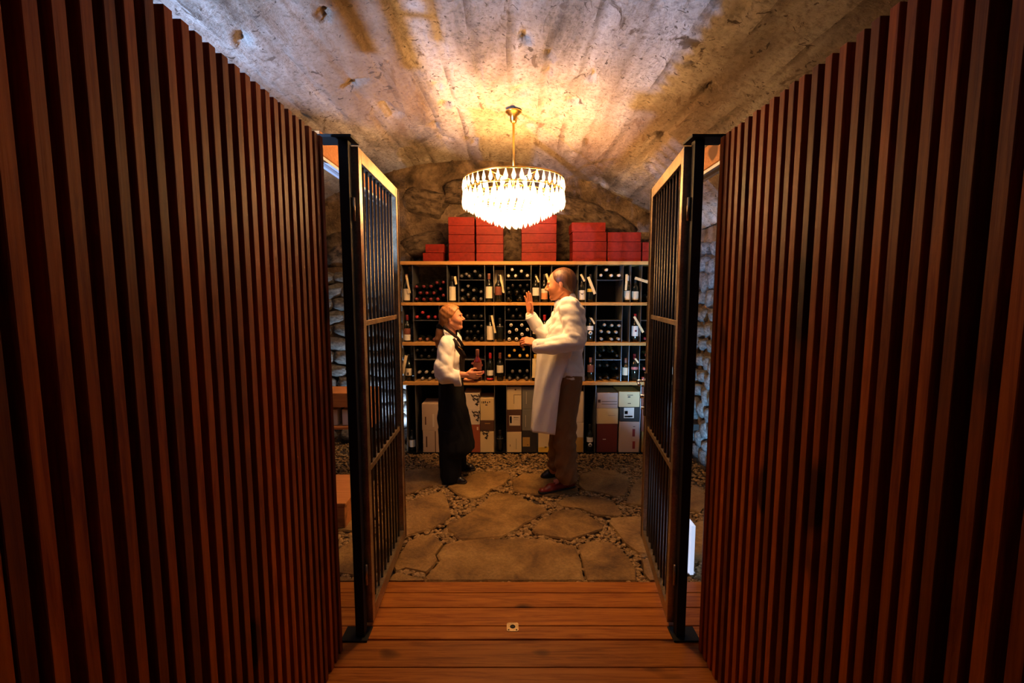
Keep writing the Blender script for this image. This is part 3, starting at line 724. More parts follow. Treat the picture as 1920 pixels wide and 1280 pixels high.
carton(950.3, 978, 725.2, 767.8, 'cream_yellow', 'cream carton with stepped panel, top of its stack between the people', [(963.3,739.5,976.8,740.3,'print_dark'),(963.3,740,964.1,757,'print_dark'),(964.2,741,977.8,767,'c_cream'),(965,729,968,731.5,'c_brown')])
carton(978.8, 1006.5, 807, FL, 'c_dark', 'near-black carton with orange label, on the floor by the man\'s shoe', [(980,819.5,993.5,836.7,'c_ochre'),(988,833,991,834.5,'print_dark')])
carton(978.8, 1006.5, 767, 806.8, 'c_grey', 'grey carton with thin white line, middle of its stack', [(985,778,985.8,800,'c_white')])
carton(978.8, 1006.5, 725.2, 766.8, 'c_grey', 'grey carton with thin white line, top of its stack', [(986.5,734,987.3,757,'c_white')])
carton(1009, 1036, 808, FL, 'c_cream', 'cream carton with yellow base band under the man\'s apron hem', [(1009.6,838,1035.5,849,'label_yellow'),(1021,837,1025,840,'print_dark')])
carton(1066, 1094, 820.2, FL, 'c_ochre', 'ochre carton on the floor right behind the man\'s legs')
carton(1066, 1094, 792, 820, 'c_white', 'white carton above the ochre one behind the man\'s legs', [(1078,808,1080,815,'print_dark')])
carton(1066, 1094, 734, 791.8, 'c_white', 'tall white carton, top of the stack behind the man\'s legs', [(1077,754,1079,758,'print_dark'),(1077,781,1079,787,'print_dark'),(1087,744,1087.6,754,'c_brown')])
carton(1118, 1158, 794.5, FL, 'c_darkred', 'dark red carton with short white line, on the floor', [(1130,822.6,1136,823.8,'paper_white')])
carton(1117.8, 1159.4, 765.2, 794.3, 'c_cream', 'tan cream carton lying on the dark red one', [(1140,778,1154,779,'c_beige')])
carton(1118.5, 1159, 736, 765, 'c_pinkgrey', 'pinkish grey carton with print lines, top of its stack', [(1121,749,1126,754.5,'c_brown'),(1128,752,1157,752.8,'c_brown'),(1128,757,1157,757.6,'c_brown'),(1142,744,1154,748,'c_beige')])
carton(1159.8, 1200, 790.3, FL, 'c_pinkgrey', 'large white carton with two dark red bars, on the floor', [(1185.5,804,1190.8,818,'print_red'),(1185.5,827,1190.8,841,'print_red'),(1187,799,1191,800,'c_brown'),(1166,829,1169,831.5,'c_beige')])
carton(1161, 1199.5, 763, 790.1, 'c_dark', 'black carton with white address label', [(1169.5,764,1189,783.5,'paper_white'),(1171,779,1186,782,'print_dark'),(1171,770,1177,776,'c_grey')])
carton(1160, 1199.8, 734, 762.8, 'c_cream', 'cream carton with small emblem, top of its stack', [(1176,740,1187,741,'c_brown'),(1177,743,1182,745,'print_dark'),(1177,755.5,1183,756.8,'c_brown')])
carton(1202, 1228, 809, FL, 'c_ochre', 'ochre carton on the floor at the right gate leaf')
carton(1202, 1228, 766, 808.8, 'c_rust', 'red-brown carton with framed label, middle of the stack at the gate', [(1209,777,1216,796,'c_white'),(1210.5,779,1214.5,794,'c_rust')])
carton(1202, 1228, 724.5, 765.8, 'c_rust', 'red-brown carton with framed label, top of the stack at the gate', [(1210,734.5,1219,753.5,'c_white'),(1212,736.5,1216,751.5,'c_rust')])
carton(1232, 1262, 800, FL, 'c_rust', 'rust carton on the floor behind the right gate\'s bars')
carton(1232, 1262, 755, 799.8, 'c_white', 'pale carton behind the right gate\'s bars, on the rust carton')

# red boxes on top of the rack
def c7(x, y): return 740 + x/3.765, 370 + y/3.765
stacks = [
 ('small stack at the left end', [(198,342,388,450),(215,348,325,387)]),
 ('first tall stack from the left', [(380,566,386,450),(380,566,324,385),(378,564,258,323),(378,564,193,257),(376,563,130,192)]),
 ('second tall stack from the left', [(575,768,386,448),(575,768,322,385),(574,768,258,321),(574,768,193,257),(572,766,130,192)]),
 ('stack right of the gap under the chandelier', [(895,1143,382,447),(896,1145,314,381),(895,1144,246,313),(893,1145,176,245),(900,1146,112,175)]),
 ('stepped stack right of the man', [(1255,1498,374,446),(1256,1500,303,373),(1255,1498,235,302),(1250,1493,165,234)]),
 ('dark red stack next to the stepped one', [(1502,1743,374,446),(1503,1744,305,373),(1503,1742,236,304)]),
 ('low stack at the right gate', [(1748,1925,374,446),(1750,1925,308,373)])]
ords = {1: ['only'], 2: ['bottom', 'top'], 3: ['bottom', 'middle', 'top'], 4: ['bottom', 'second', 'third', 'top'], 5: ['bottom', 'second', 'middle', 'fourth', 'top']}
ztop = BZ[0][1]
for nm, bx in stacks:
    z = ztop + .0008; n = len(bx)
    for k, (x0, x1, y0, y1) in enumerate(bx):
        Y = 4.60
        a = P(*c7(x0, y1), Y); b = P(*c7(x1, y0), Y); hh = b.z - a.z
        t = thing('red_box', 'flat red cardboard box, %s one of the %s' % (ords[n][k], nm), 'box', ((a.x+b.x)/2, Y, z), 'red boxes on top of the rack')
        hx = (b.x-a.x)/2 - .002; t.location.y += random.uniform(0, .008)
        box('box_base', (-hx+.001, .001, 0), (hx-.001, .25, hh-.004), 'red_card', t, .0015)
        box('lid', (-hx, 0, .018), (hx, .252, hh-.0032), 'red_card', t, .002)
        z += hh

# ------------------------------------------------------------ chandelier
ch = thing('chandelier', 'lit round crystal chandelier with brass rod under the vault', 'chandelier', (CHX, CHY, vz(CHX)))
dz = -vz(CHX)
zc = -.008
lathe('canopy', [(.052, zc-.002), (.062, zc-.008), (.060, zc-.016), (.046, zc-.022), (.044, zc-.030), (.028, zc-.038), (.027, zc-.075), (.020, zc-.088), (.010, zc-.092)][::-1], 'brass', ch, 24)
tube('rod', (0,0,zc-.09), (0,0,CHZ+dz-.05), .0085, 'brass', ch, 12)
def ring(name, R, z, r, mat, n=48):
    V = []; F = []
    for i in range(n):
        a = 2*PI*i/n
        for k in range(6):
            b = 2*PI*k/6; V.append(((R + r*math.cos(b))*math.cos(a), (R + r*math.cos(b))*math.sin(a), z + r*1.6*math.sin(b)))
    for i in range(n):
        for k in range(6): F.append((i*6+k, ((i+1) % n)*6+k, ((i+1) % n)*6+(k+1) % 6, i*6+(k+1) % 6))
    return link_mesh(name, V, F, mat, ch, True)
ring('rim', .385, CHZ+dz, .004, 'brass')
tiers = [(.34, 2.385), (.292, 2.355), (.243, 2.33), (.193, 2.305), (.143, 2.285), (.094, 2.27), (.045, 2.26)]
ring('tier_ring', .385, 2.412+dz, .003, 'brass')
for R, z in tiers: ring('tier_ring', R, z+dz, .0025, 'brass', 32)
for i in range(6):
    a = PI*2*i/6
    tube('spoke', (0,0,CHZ+dz), (.383*math.cos(a), .383*math.sin(a), CHZ+dz), .004, 'brass', ch, 6)
    tube('strut', (.30*math.cos(a), .30*math.sin(a), CHZ+dz), (.12*math.cos(a), .12*math.sin(a), 2.28+dz), .003, 'brass', ch, 6)
def crystal_me(L_, r):
    bm = bmesh.new(); lathe_bm(bm, [(.0015, 0), (r*.42, -L_*.22), (r, -L_*.62), (r*.72, -L_*.84), (.001, -L_)], 6)
    for v in bm.verts: v.co.y *= .55
    bmesh.ops.recalc_face_normals(bm, faces=bm.faces)
    me = bpy.data.meshes.new('crystal'); bm.to_mesh(me); bm.free(); me.materials.append(MATS['crystal']); return me
cA, cB, cC = crystal_me(.082, .017), crystal_me(.135, .021), crystal_me(.118, .020)
def crystals(R, z, n, me, off=0):
    for i in range(n):
        a = 2*PI*(i + off)/n
        o = bpy.data.objects.new('crystal', me); COL.objects.link(o); o.parent = ch
        o.location = (R*math.cos(a), R*math.sin(a), z+dz - .004); o.rotation_euler.z = a + PI/2 + random.uniform(-.2,.2)
crystals(.387, CHZ, 44, cA); crystals(.387, 2.425, 44, cB, .5)
for k, (R, z) in enumerate(tiers): crystals(R, z, [40,34,28,23,17,11,5][k], cC, .3*k)
for i in range(10):
    a = 2*PI*i/10
    bm = bmesh.new(); bmesh.ops.create_uvsphere(bm, u_segments=10, v_segments=8, radius=.017)
    for v in bm.verts: v.co = Vector((v.co.x + .26*math.cos(a), v.co.y + .26*math.sin(a), v.co.z*1.7 + 2.44+dz))
    bm_obj('bulb', bm, 'bulb_glow', ch, True)

# ------------------------------------------------------------ things at the sides
t = thing('floor_uplight', 'small bright cool floor light at the left foot of the rack', 'light', (-1.135, 4.52, 0))
lathe('housing', [(.024, 0), (.026, .012), (.022, .016)], 'black_metal', t, 16); lathe('lens', [(.017, .0165), (.013, .020)], 'cool_led', t, 16)
t = thing('wall_socket', 'white square wall socket low on the right stone wall', 'socket', (WR-.085, 4.33, .355), None, 0)
box('plate', (0, -.042, -.042), (.012, .042, .042), 'white_plastic', t, .002)
bm = bmesh.new(); lathe_bm(bm, [(.020, 0), (.019, .003)], 16, 'X', (-.003, 0, 0)); bm_obj('outlet', bm, 'rubber', t)
box('mount', (.0125, -.03, -.03), (.075, .03, .03), 'c_dark', t)
t = thing('lit_panel', 'low white panel behind the right post, its cool lighting put in as glow', 'panel', (1.045, 2.50, 0))
box('panel', (-.01, 0, .006), (.012, .34, .305), 'lit_panel_glow', t, .002); box('foot', (-.03, .02, 0), (.03, .32, .0055), 'white_plastic', t)  # the panel is no lamp; the light on it is put in as emission
t = thing('wooden_crate', 'open wooden crate hung low on the left, seen through the gate bars', 'crate', (-1.42, 3.75, .50))
box('bottom_board', (-.2, 0, 0), (.22, .3, .02), 'crate_wood', t, .001); box('top_board', (-.2, 0, .19), (.22, .3, .31), 'crate_wood', t, .001)
box('side_board', (-.2, 0, .02), (-.18, .3, .19), 'crate_wood', t, .001); box('side_board', (.2, 0, .02), (.22, .3, .19), 'crate_wood', t, .001)
box('back_board', (-.18, .28, .02), (.2, .3, .19), 'rack_black', t)
for sx in (-.18, .18): box('leg', (sx-.02, .10, -.5), (sx+.02, .14, -.0005), 'rack_black', t)
for k, (dx, mt) in enumerate(((-.1, 'paper'), (.0, 'paper_white'), (.1, 'paper'))):
    tag(box('wine_packet', (-1.42+dx-.03, 3.80, .521), (-1.42+dx+.03, 3.9, .66), mt, bevel=.003), 'small %s packet in the left wooden crate' % ['cream', 'white', 'right-hand cream'][k], 'packet')
t = thing('wooden_step', 'low orange wooden block on the floor beyond the left post', 'block', (-1.32, 3.05, 0))
box('block_body', (-.15, 0, 0.001), (.15, .5, .16), 'crate_wood', t, .004); box('block_top', (-.16, -.01, .161), (.16, .51, .185), 'crate_wood', t, .004)
# unseen ladder-like frame, added to cast the striped shadows on the vault
t = thing('stripe_caster', 'unseen black ladder frame added behind the left screen to cast the vault stripes', 'shadow caster', (-1.49, .1, 2.39))
for x, y1, w_ in ((-.115, 1.85, .045), (-.02, 1.95, .045), (.085, 1.80, .018)): box('rail', (x, 0, 0), (x+w_, y1, .012), 'black_metal', t, .001)
for k in range(22): box('rung', (.0255, .1+k*.075, .002), (.0845, .118+k*.075, .010), 'black_metal', t)
for y in (.3, 1.5):
    box('crossbar', (-.115, y-.004, -.012), (.103, y+.004, 0), 'black_metal', t)
    tube('hanger', (0, y, 0), (0, y, .47), .004, 'black_metal', t)

# ------------------------------------------------------------ signed-distance bodies
def smin(a, b, k):
    h = np.clip(.5 + .5*(b - a)/k, 0, 1); return b*(1-h) + a*h - k*h*(1-h)
def prim(a, b, ra, rb=None, s=(1,1,1), sub=False, k=None): return dict(a=np.array(a, float), b=np.array(b, float), ra=ra, rb=ra if rb is None else rb, s=np.array(s, float), sub=sub, k=k)
def ell(c, r, sub=False, k=None):
    r = np.array(r, float); m_ = r.min(); return prim(c, c, m_, m_, tuple(r/m_), sub, k)
def sdf_mesh(prims, h, k, clips=(), disp=None):
    lo = np.full(3, 9e9); hi = -lo
    for p in prims:
        if p['sub']: continue
        R = max(p['ra'], p['rb'])*p['s'] + .02
        lo = np.minimum(lo, np.minimum(p['a'], p['b']) - R); hi = np.maximum(hi, np.maximum(p['a'], p['b']) + R)
    n = np.ceil((hi - lo)/h).astype(int) + 2
    F = np.full(n, .2)
    ax = [lo[i] + h*np.arange(n[i]) for i in range(3)]
    for p in prims:
        R = max(p['ra'], p['rb'])*p['s'] + .05
        s0 = np.maximum(((np.minimum(p['a'], p['b']) - R - lo)/h).astype(int), 0); s1 = np.minimum(((np.maximum(p['a'], p['b']) + R - lo)/h).astype(int) + 2, n)
        if (s1 <= s0).any(): continue
        sl = tuple(slice(s0[i], s1[i]) for i in range(3))
        X, Y, Z = np.meshgrid(*[ax[i][sl[i]] for i in range(3)], indexing='ij')
        S = p['s']; A = p['a']/S; B = p['b']/S; q = np.stack([X/S[0], Y/S[1], Z/S[2]], -1)
        d = B - A; L2 = (d*d).sum()
        t = np.clip(((q - A) @ d)/L2, 0, 1) if L2 > 1e-12 else np.zeros(X.shape)
        dist = np.linalg.norm(q - A - t[..., None]*d, axis=-1) - (p['ra'] + (p['rb']-p['ra'])*t)
        dist *= S.min()
        kk = p['k'] or k
        if p['sub']: F[sl] = -smin(-F[sl], dist, kk)
        else: F[sl] = smin(F[sl], dist, kk)
    if clips or disp:
        X, Y, Z = np.meshgrid(*ax, indexing='ij')
        if disp is not None: F = F + disp(X, Y, Z)
        for pt, nn in clips:
            pt = np.array(pt, float); nn = np.array(nn, float); nn /= np.linalg.norm(nn)
            F = np.maximum(F, (X-pt[0])*nn[0] + (Y-pt[1])*nn[1] + (Z-pt[2])*nn[2])
    I = F < 0
    # surface nets
    c = np.zeros(tuple(n-1) + (3,)); cnt = np.zeros(tuple(n-1))
    for axis in range(3):
        for o1 in (0, 1):
            for o2 in (0, 1):
                sh0 = [0,0,0]; oth = [i for i in range(3) if i != axis]; sh0[oth[0]] = o1; sh0[oth[1]] = o2; sh1 = list(sh0); sh1[axis] = 1
                f0 = F[tuple(slice(sh0[i], sh0[i]+n[i]-1) for i in range(3))]; f1 = F[tuple(slice(sh1[i], sh1[i]+n[i]-1) for i in range(3))]
                m_ = (f0 < 0) != (f1 < 0); tt = np.where(m_, f0/np.where(m_, f0-f1, 1), 0)
                for i in range(3): c[..., i] += np.where(m_, (tt if i == axis else sh0[i]), 0)
                cnt += m_
    act = cnt > 0; idx = -np.ones(tuple(n-1), int); idx[act] = np.arange(act.sum())
    ii = np.argwhere(act); V = lo + h*(ii + c[act]/cnt[act][:, None])
    faces = []
    for axis in range(3):
        b, d = [(1,2),(2,0),(0,1)][axis]
        f0 = I[tuple(slice(0, -1) if i == axis else slice(1, -1) for i in range(3))]; f1 = I[tuple(slice(1, None) if i == axis else slice(1, -1) for i in range(3))]
        for flip in (0, 1):
            e = np.argwhere((f0 & ~f1) if not flip else (~f0 & f1))
            if not len(e): continue
            e = e.copy(); off = np.zeros(3, int); 
            for i in range(3):
                if i != axis: e[:, i] += 1
            ub = np.zeros(3, int); ub[b] = 1; ud = np.zeros(3, int); ud[d] = 1
            q = [e, e-ub, e-ub-ud, e-ud]
            ids = [idx[tuple(x.T)] for x in q]
            if flip: ids = ids[::-1]
            faces.append(np.stack(ids, 1))
    faces = np.concatenate(faces); ok = (faces >= 0).all(1)
    return V, faces[ok]
def sdf_obj(name, parts, mat, parent, org):
    Vs, Fs, off = [], [], 0
    for V, F in parts: Vs.append(V - np.array(org)); Fs.append(F + off); off += len(V)
    return link_mesh(name, np.concatenate(Vs).tolist(), np.concatenate(Fs).tolist(), mat, parent, True)
def folds(amp, fx, fz, seed=0):
    r = np.random.RandomState(seed + 5); W = []
    for i in range(7):
        d = r.normal(size=3); d[2] *= fz/38.; d /= np.linalg.norm(d); W.append((d*r.uniform(25, 95), r.uniform(0, 6.28), r.normal(size=3)*7, r.uniform(.4, 1)))
    def f(X, Y, Z):
        o = 0; tot = 0
        for k, ph, q, a in W:
            warp = 1.3*np.sin(q[0]*X + q[1]*Y + q[2]*Z + ph)
            o = o + a*(1 - 2*np.abs(np.sin(.5*(k[0]*X + k[1]*Y + k[2]*Z) + ph + warp))); tot += a
        return amp*1.5*o/tot
    return f
def xf(c, yaw, pitch, s):
    # head-local (x forward, y left, z up) -> world
    M = Matrix.Translation(c) @ Matrix.Rotation(yaw, 4, 'Z') @ Matrix.Rotation(-pitch, 4, 'Y') @ Matrix.Scale(s, 4)
    return M
def head_parts(c, yaw, pitch, s, neck_to, neckr=.055):
    """head built in its own frame, then turned; returns (verts, faces) lists"""
    p = [ell((-.018,0,.030), (.099,.077,.090)), ell((.028,0,-.020), (.064,.060,.088)),
         prim((.030,0,-.088), (.071,0,-.098), .026, .018), ell((.058,.036,-.030), (.030,.026,.030)), ell((.058,-.036,-.030), (.030,.026,.030)),
         prim((-.012,.050,-.050), (.052,.022,-.092), .020, .016), prim((-.012,-.050,-.050), (.052,-.022,-.092), .020, .016),
         prim((.084,-.028,.020), (.084,.028,.020), .012, k=.012),
         ell((.096,.031,-.002), (.015,.017,.011), sub=True, k=.010), ell((.096,-.031,-.002), (.015,.017,.011), sub=True, k=.010),
         prim((.088,0,.010), (.111,0,-.026), .0065, .0110, k=.010), prim((.098,-.010,-.032), (.098,.010,-.032), .0085, k=.006),
         prim((.081,-.018,-.055), (.081,.018,-.055), .0085, k=.010), prim((.079,-.015,-.068), (.079,.015,-.068), .0085, k=.010),
         prim((.0925,-.020,-.0615), (.0925,.020,-.0615), .0035, sub=True, k=.003)]
    for sg in (-1, 1):
        p += [prim((-.012,sg*.074,.018), (-.006,sg*.076,-.024), .013, .009, (1.25,.5,1), k=.006), prim((-.004,sg*.086,.010), (-.002,sg*.086,-.012), .006, .004, (1,.8,1), sub=True, k=.003)]
    V, F = sdf_mesh(p, .0036, .022)
    M = np.array(xf(c, yaw, pitch, s)); V = V @ M[:3,:3].T + M[:3,3]
    a = xf(c, yaw, pitch, s) @ Vector((-.022,0,-.045))
    VN, FN = sdf_mesh([prim(a, neck_to, neckr, neckr*1.1)], .008, .02)
    return [(V, F), (VN, FN)]
def eyes(c, yaw, pitch, s, parent, org):
    M = Matrix.Translation(-Vector(org)) @ xf(c, yaw, pitch, s)
    for sg in (-1, 1):
        bm = bmesh.new(); bmesh.ops.create_uvsphere(bm, u_segments=12, v_segments=8, radius=.0118)
        bmesh.ops.transform(bm, matrix=M @ Matrix.Translation((.0755, sg*.031, -.002)), verts=bm.verts); e = bm_obj('eye', bm, 'eye_white', parent, True)
        bm = bmesh.new(); bmesh.ops.create_uvsphere(bm, u_segments=10, v_segments=6, radius=.0060)
        bmesh.ops.transform(bm, matrix=M @ Matrix.Translation((.0820, sg*.031, -.002)), verts=bm.verts); bm_obj('iris', bm, 'eye_dark', e, True)
        bm = bmesh.new(); lathe_bm(bm, [(.0022, -.013), (.0032, 0), (.0018, .014)], 6)
        bmesh.ops.transform(bm, matrix=M @ Matrix.Translation((.094, sg*.030, .019)) @ Matrix.Rotation(PI/2, 4, 'X'), verts=bm.verts); bm_obj('eyebrow', bm, 'hair_brown', parent, True)
    bm = bmesh.new(); lathe_bm(bm, [(.001, -.017), (.0040, -.004), (.0040, .004), (.001, .017)], 8)
    bmesh.ops.transform(bm, matrix=M @ Matrix.Translation((.0845, 0, -.066)) @ Matrix.Rotation(PI/2, 4, 'X'), verts=bm.verts); bm_obj('lower_lip', bm, 'lip', parent, True)
def hand_parts(W, d, n, s, curls, tcurl=.5, size=1., spread=.06):
    """W wrist, d finger direction, n palm-side normal, s thumb side"""
    W = Vector(W); d = Vector(d).normalized(); n = (Vector(n) - d*Vector(n).dot(d)).normalized(); s = (Vector(s) - d*Vector(s).dot(d) - n*Vector(s).dot(n)).normalized()
    P_ = []; S = size
    offs = [.028, .0095, -.0095, -.027]; lens = [(.040,.024,.018), (.044,.028,.020), (.041,.026,.019), (.032,.020,.017)]
    for i, o in enumerate(offs):
        kn = W + d*(.086 - (.004 if i in (0, 2) else (.012 if i == 3 else 0)))*S + s*o*S
        P_.append(prim(W + s*o*.55*S + d*.004, kn, .0125*S, .0108*S, k=.012))
        ang = 0; p0 = kn; dd = (d + s*(o*spread*30)).normalized()
        for j, l in enumerate(lens[i]):
            ang += curls[i]*(1, 1.1, .8)[j]
            q = p0 + (dd*math.cos(ang) + n*math.sin(ang))*l*S
            P_.append(prim(p0, q, (.0092 - .0008*j)*S, (.0086 - .0010*j)*S, k=.0035)); p0 = q
    tb = W + d*.022*S + s*.024*S
    q = tb + (d*.55 + s*.65 + n*.45).normalized()*.038*S; P_.append(prim(tb, q, .0145*S, .0110*S, k=.010))
    q2 = q + (d*.85 + s*.25 + n*tcurl).normalized()*.030*S; P_.append(prim(q, q2, .0105*S, .0095*S, k=.004))
    q3 = q2 + (d*.9 - s*.05 + n*(tcurl+.2)).normalized()*.024*S; P_.append(prim(q2, q3, .0095*S, .0075*S, k=.004))
    return P_

# ------------------------------------------------------------ the man
MY = 3.78
def mp(x, y, dy=0): return P(x, y, MY + dy)
org = Vector((mp(1058, 900).x, MY, 0))
man = thing('person', 'man in white chef jacket and apron, brown trousers, one hand raised, facing the woman', 'person', org)
hc = mp(1050, 533, .0); yaw = PI - .02 - .10; pit = -.10; hs = 1.08
parts = head_parts(hc, yaw, pit, hs, mp(1064, 575), .062)
# torso and limbs under the clothes, one skinned figure
bp = [prim(mp(1066,592), mp(1060,680), .08, .09, (1,1.1,1)), prim(mp(1062,700,-.08), mp(1056,800,-.13), .06, .055), prim(mp(1056,800,-.13), mp(1060,900,-.14), .055, .04),
      prim(mp(1060,700,.08), mp(1048,800,.12), .06, .05), prim(mp(1048,800,.12), mp(1038,880,.14), .055, .04),
      prim(mp(1068,574,-.16), mp(1076,639,-.23), .040, .034), prim(mp(1076,641,-.23), mp(1006,647,-.27), .034, .027),
      prim(mp(1058,575,.18), mp(1020,636,.24), .05, .042), prim(mp(1020,636,.24), mp(993,590,.18), .042, .027), prim(mp(1064,575), mp(1066,600), .055, .07)]
parts.append(sdf_mesh(bp, .010, .03))
wN = mp(1005, 645.5, -.27); wF = mp(993.5, 588, .18)
parts.append(sdf_mesh(hand_parts(wN, (-1,.1,.35), (0,.6,-.6), (0,.5,.8), (.75,.8,.8,.8), .6, 1.05), .0035, .010))
parts.append(sdf_mesh(hand_parts(wF, (-.06,-.05,1), (-.75,-.65,.0), (.65,-.75,.1), (.10,.07,.08,.14), .25, 1.08, .10), .0035, .010))
man_body = sdf_obj('body', parts, 'skin_tan', man, org); eyes(hc, yaw, pit, hs, man, org)
# hair: short, receding
hp_ = [ell((-.026,0,.034), (.101,.083,.092)), ell((-.060,0,-.020), (.058,.066,.075))]
V, F = sdf_mesh(hp_, .004, .03, clips=[((.056,0,.062), (1,0,-.30)), ((-.03,0,-.03), (.72,0,-.85)), ((0,0,-.085), (0,0,-1))],
                disp=None)
M_ = np.array(xf(hc, yaw, pit, hs)); sdf_obj('hair', [(V @ M_[:3,:3].T + M_[:3,3], F)], 'hair_brown', man, org)
# jacket
jk = [prim(mp(1067,588), mp(1064,628), .125, .150, (1,1.32,1)), prim(mp(1064,628), mp(1055,655), .150, .150, (1,1.28,1)), prim(mp(1055,655), mp(1060,715), .150, .160, (1,1.25,1)),
      prim(mp(1066,574,-.14), mp(1068,574,.14), .075, .075), prim(mp(1062,566), mp(1064,576), .062, .080, k=.02),
      prim(mp(1068,578,-.18), mp(1078,638,-.24), .072, .074), prim(mp(1078,638,-.24), mp(1036,649,-.27), .070, .058), prim(mp(1036,649,-.27), mp(1010,649,-.275), .058, .052),
      prim(mp(1058,580,.18), mp(1022,634,.24), .070, .058), prim(mp(1022,634,.24), mp(996,594,.185), .058, .046)]
hem = mp(1072, 706)
wr1 = mp(1005, 648, -.27)
def jdisp(X, Y, Z):
    m = folds(.010, 30, 38, 1)(X, Y, Z)
    return m
jm = sdf_mesh(jk, .0085, .030, clips=[(hem, (-.25, 0, -1))], disp=jdisp)
sdf_obj('jacket', [jm], 'white_cloth', man, org)
V, F = sdf_mesh([prim(mp(1052,572), mp(1066,560), .058, .064)], .006, .02, clips=[(mp(1054,557), (-.45,0,1)), (mp(1030,590), (-.5,0,-1))])
sdf_obj('collar', [(V, F)], 'white_cloth', man, org)
V, F = sdf_mesh([prim(mp(1022,649,-.27), mp(1003,649,-.275), .059, .056)], .006, .01, clips=[(mp(1004.5,650,-.27), (-1,0,.06)), (mp(1021,650,-.27), (1,0,0))])
sdf_obj('cuff', [(V, F)], 'white_cloth', man, org)
V, F = sdf_mesh([prim(mp(1004,607,.2), mp(994,591,.185), .055, .053)], .006, .01, clips=[(mp(994,592,.185), (mp(994,592,.185)-mp(1010,618,.2)))])
sdf_obj('cuff', [(V, F)], 'white_cloth', man, org)
# trousers
tr_ = [prim(mp(1062,690,-.03), mp(1064,705,-.05), .118, .115, (1,1.15,1)), prim(mp(1068,705,-.09), mp(1058,800,-.12), .104, .088), prim(mp(1058,800,-.12), mp(1063,892,-.13), .088, .083),
       prim(mp(1064,700,.09), mp(1050,800,.12), .10, .080), prim(mp(1050,800,.12), mp(1042,872,.14), .080, .072)]
tm = sdf_mesh(tr_, .008, .03, clips=[(mp(1064,903,-.13), (0,0,-1)), (mp(1069,697), (.2,0,1))], disp=lambda X, Y, Z: folds(.010, 28, 30, 4)(X, Y, Z) + .007*np.sin(58*Z - 34*X + 3*np.sin(17*X + 9*Z))*np.clip((.6 - Z)*2.5, 0, 1))
sdf_obj('trousers', [tm], 'brown_cloth', man, org)
# apron: a cloth sheet wrapped round the front
def interp(y, tab):
    for (y0, x0), (y1, x1) in zip(tab, tab[1:]):
        if y <= y1: return x0 + (x1-x0)*max(0, y-y0)/(y1-y0)
    return tab[-1][1]
nu, nv = 44, 36; V = []
for j in range(nv+1):
    for i in range(nu+1):
        u = -1 + 2*i/nu; tv = j/nv
        ytop = 655; ybot = 815 - 10*(1-abs(u))**1.2 - (0 if u < 0 else 3*u)
        py = ytop + (ybot-ytop)*tv
        fx = interp(py, [(655,1008),(700,1004),(760,998),(815,994)]); bx = interp(py, [(655,1075),(705,1056),(720,1052),(815,1041)])
        dy = .215*math.sin(u*PI/2); px = fx + (bx-fx)*abs(u)**2.2
        p = mp(px, py, dy)
        w_ = .009*math.sin(u*9 + tv*2.0)*tv + .004*math.sin(u*17 - tv*7) + .004*noise.noise(Vector((u*3, tv*5, 1)))
        p.x += w_*(1-abs(u)*.5); p.y += w_*1.1*abs(u)
        V.append(p - org)
ap = link_mesh('apron', V, [(j*(nu+1)+i, j*(nu+1)+i+1, (j+1)*(nu+1)+i+1, (j+1)*(nu+1)+i) for j in range(nv) for i in range(nu)], 'white_cloth', man, True)
sm = ap.modifiers.new('thick', 'SOLIDIFY'); sm.thickness = .004
V, F = sdf_mesh([prim(mp(1050,656), mp(1050,661), .158, .160, (1,1.27,1))], .008, .01, clips=[(mp(1050,652), (0,0,1)), (mp(1050,663), (0,0,-1))])
sdf_obj('apron_band', [(V, F)], 'white_cloth', man, org)
def shoe(heel, toe, mat, parent, org, w_=.043, low=False, hgt=.052):
    heel = Vector(heel); toe = Vector(toe); heel.z = toe.z = 0; d = (toe-heel).normalized(); up = Vector((0,0,1)); L_ = (toe-heel).length
    a = heel + d*.04; b = toe - d*.045
    clips = [((0,0,.0145), (0,0,-1))]
    p = [prim(a + up*.035, a + d*.04 + up*.040, .036, .034), prim(a + d*.03 + up*.030, heel + d*L_*.68 + up*.026, .034, w_*.92), prim(heel + d*L_*.68 + up*.018, b + up*.014, w_*.92, .032, (1,1,.8))]
    if not low: p.append(prim(a + up*.06, a + d*.05 + up*.055, .038, .040))
    V, F = sdf_mesh(p, .005, .02, clips)
    o = sdf_obj('shoe', [(V, F)], mat, parent, org)
    s_ = [prim(a + up*.01, heel + d*L_*.6 + up*.01, .037, w_*.95), prim(heel + d*L_*.6 + up*.01, b + up*.01, w_*.97, .037)]
    V, F = sdf_mesh(s_, .005, .01, [((0,0,.0145), (0,0,1)), ((0,0,.001), (0,0,-1))]); sdf_obj('sole', [(V, F)], 'sole', o, org)
    return o
def fl(px, py):
    q = PF(px, py, 0.0); return q
s1 = shoe(fl(1079,911), fl(1008,925), 'red_leather', man, org); s2 = shoe(fl(1062,889), fl(1012,895), 'black_leather', man, org)
q = fl(1040, 916) - org; q.z = .066
bm = bmesh.new(); add_box(bm, (-.022,-.045,-.006), (.022,.045,.002), Matrix.Translation(q + Vector((.012,0,0))) @ Matrix.Rotation(-.35, 4, 'Y')); st = bm_obj('strap', bm, 'cap_pink', s1, bevel=.003)

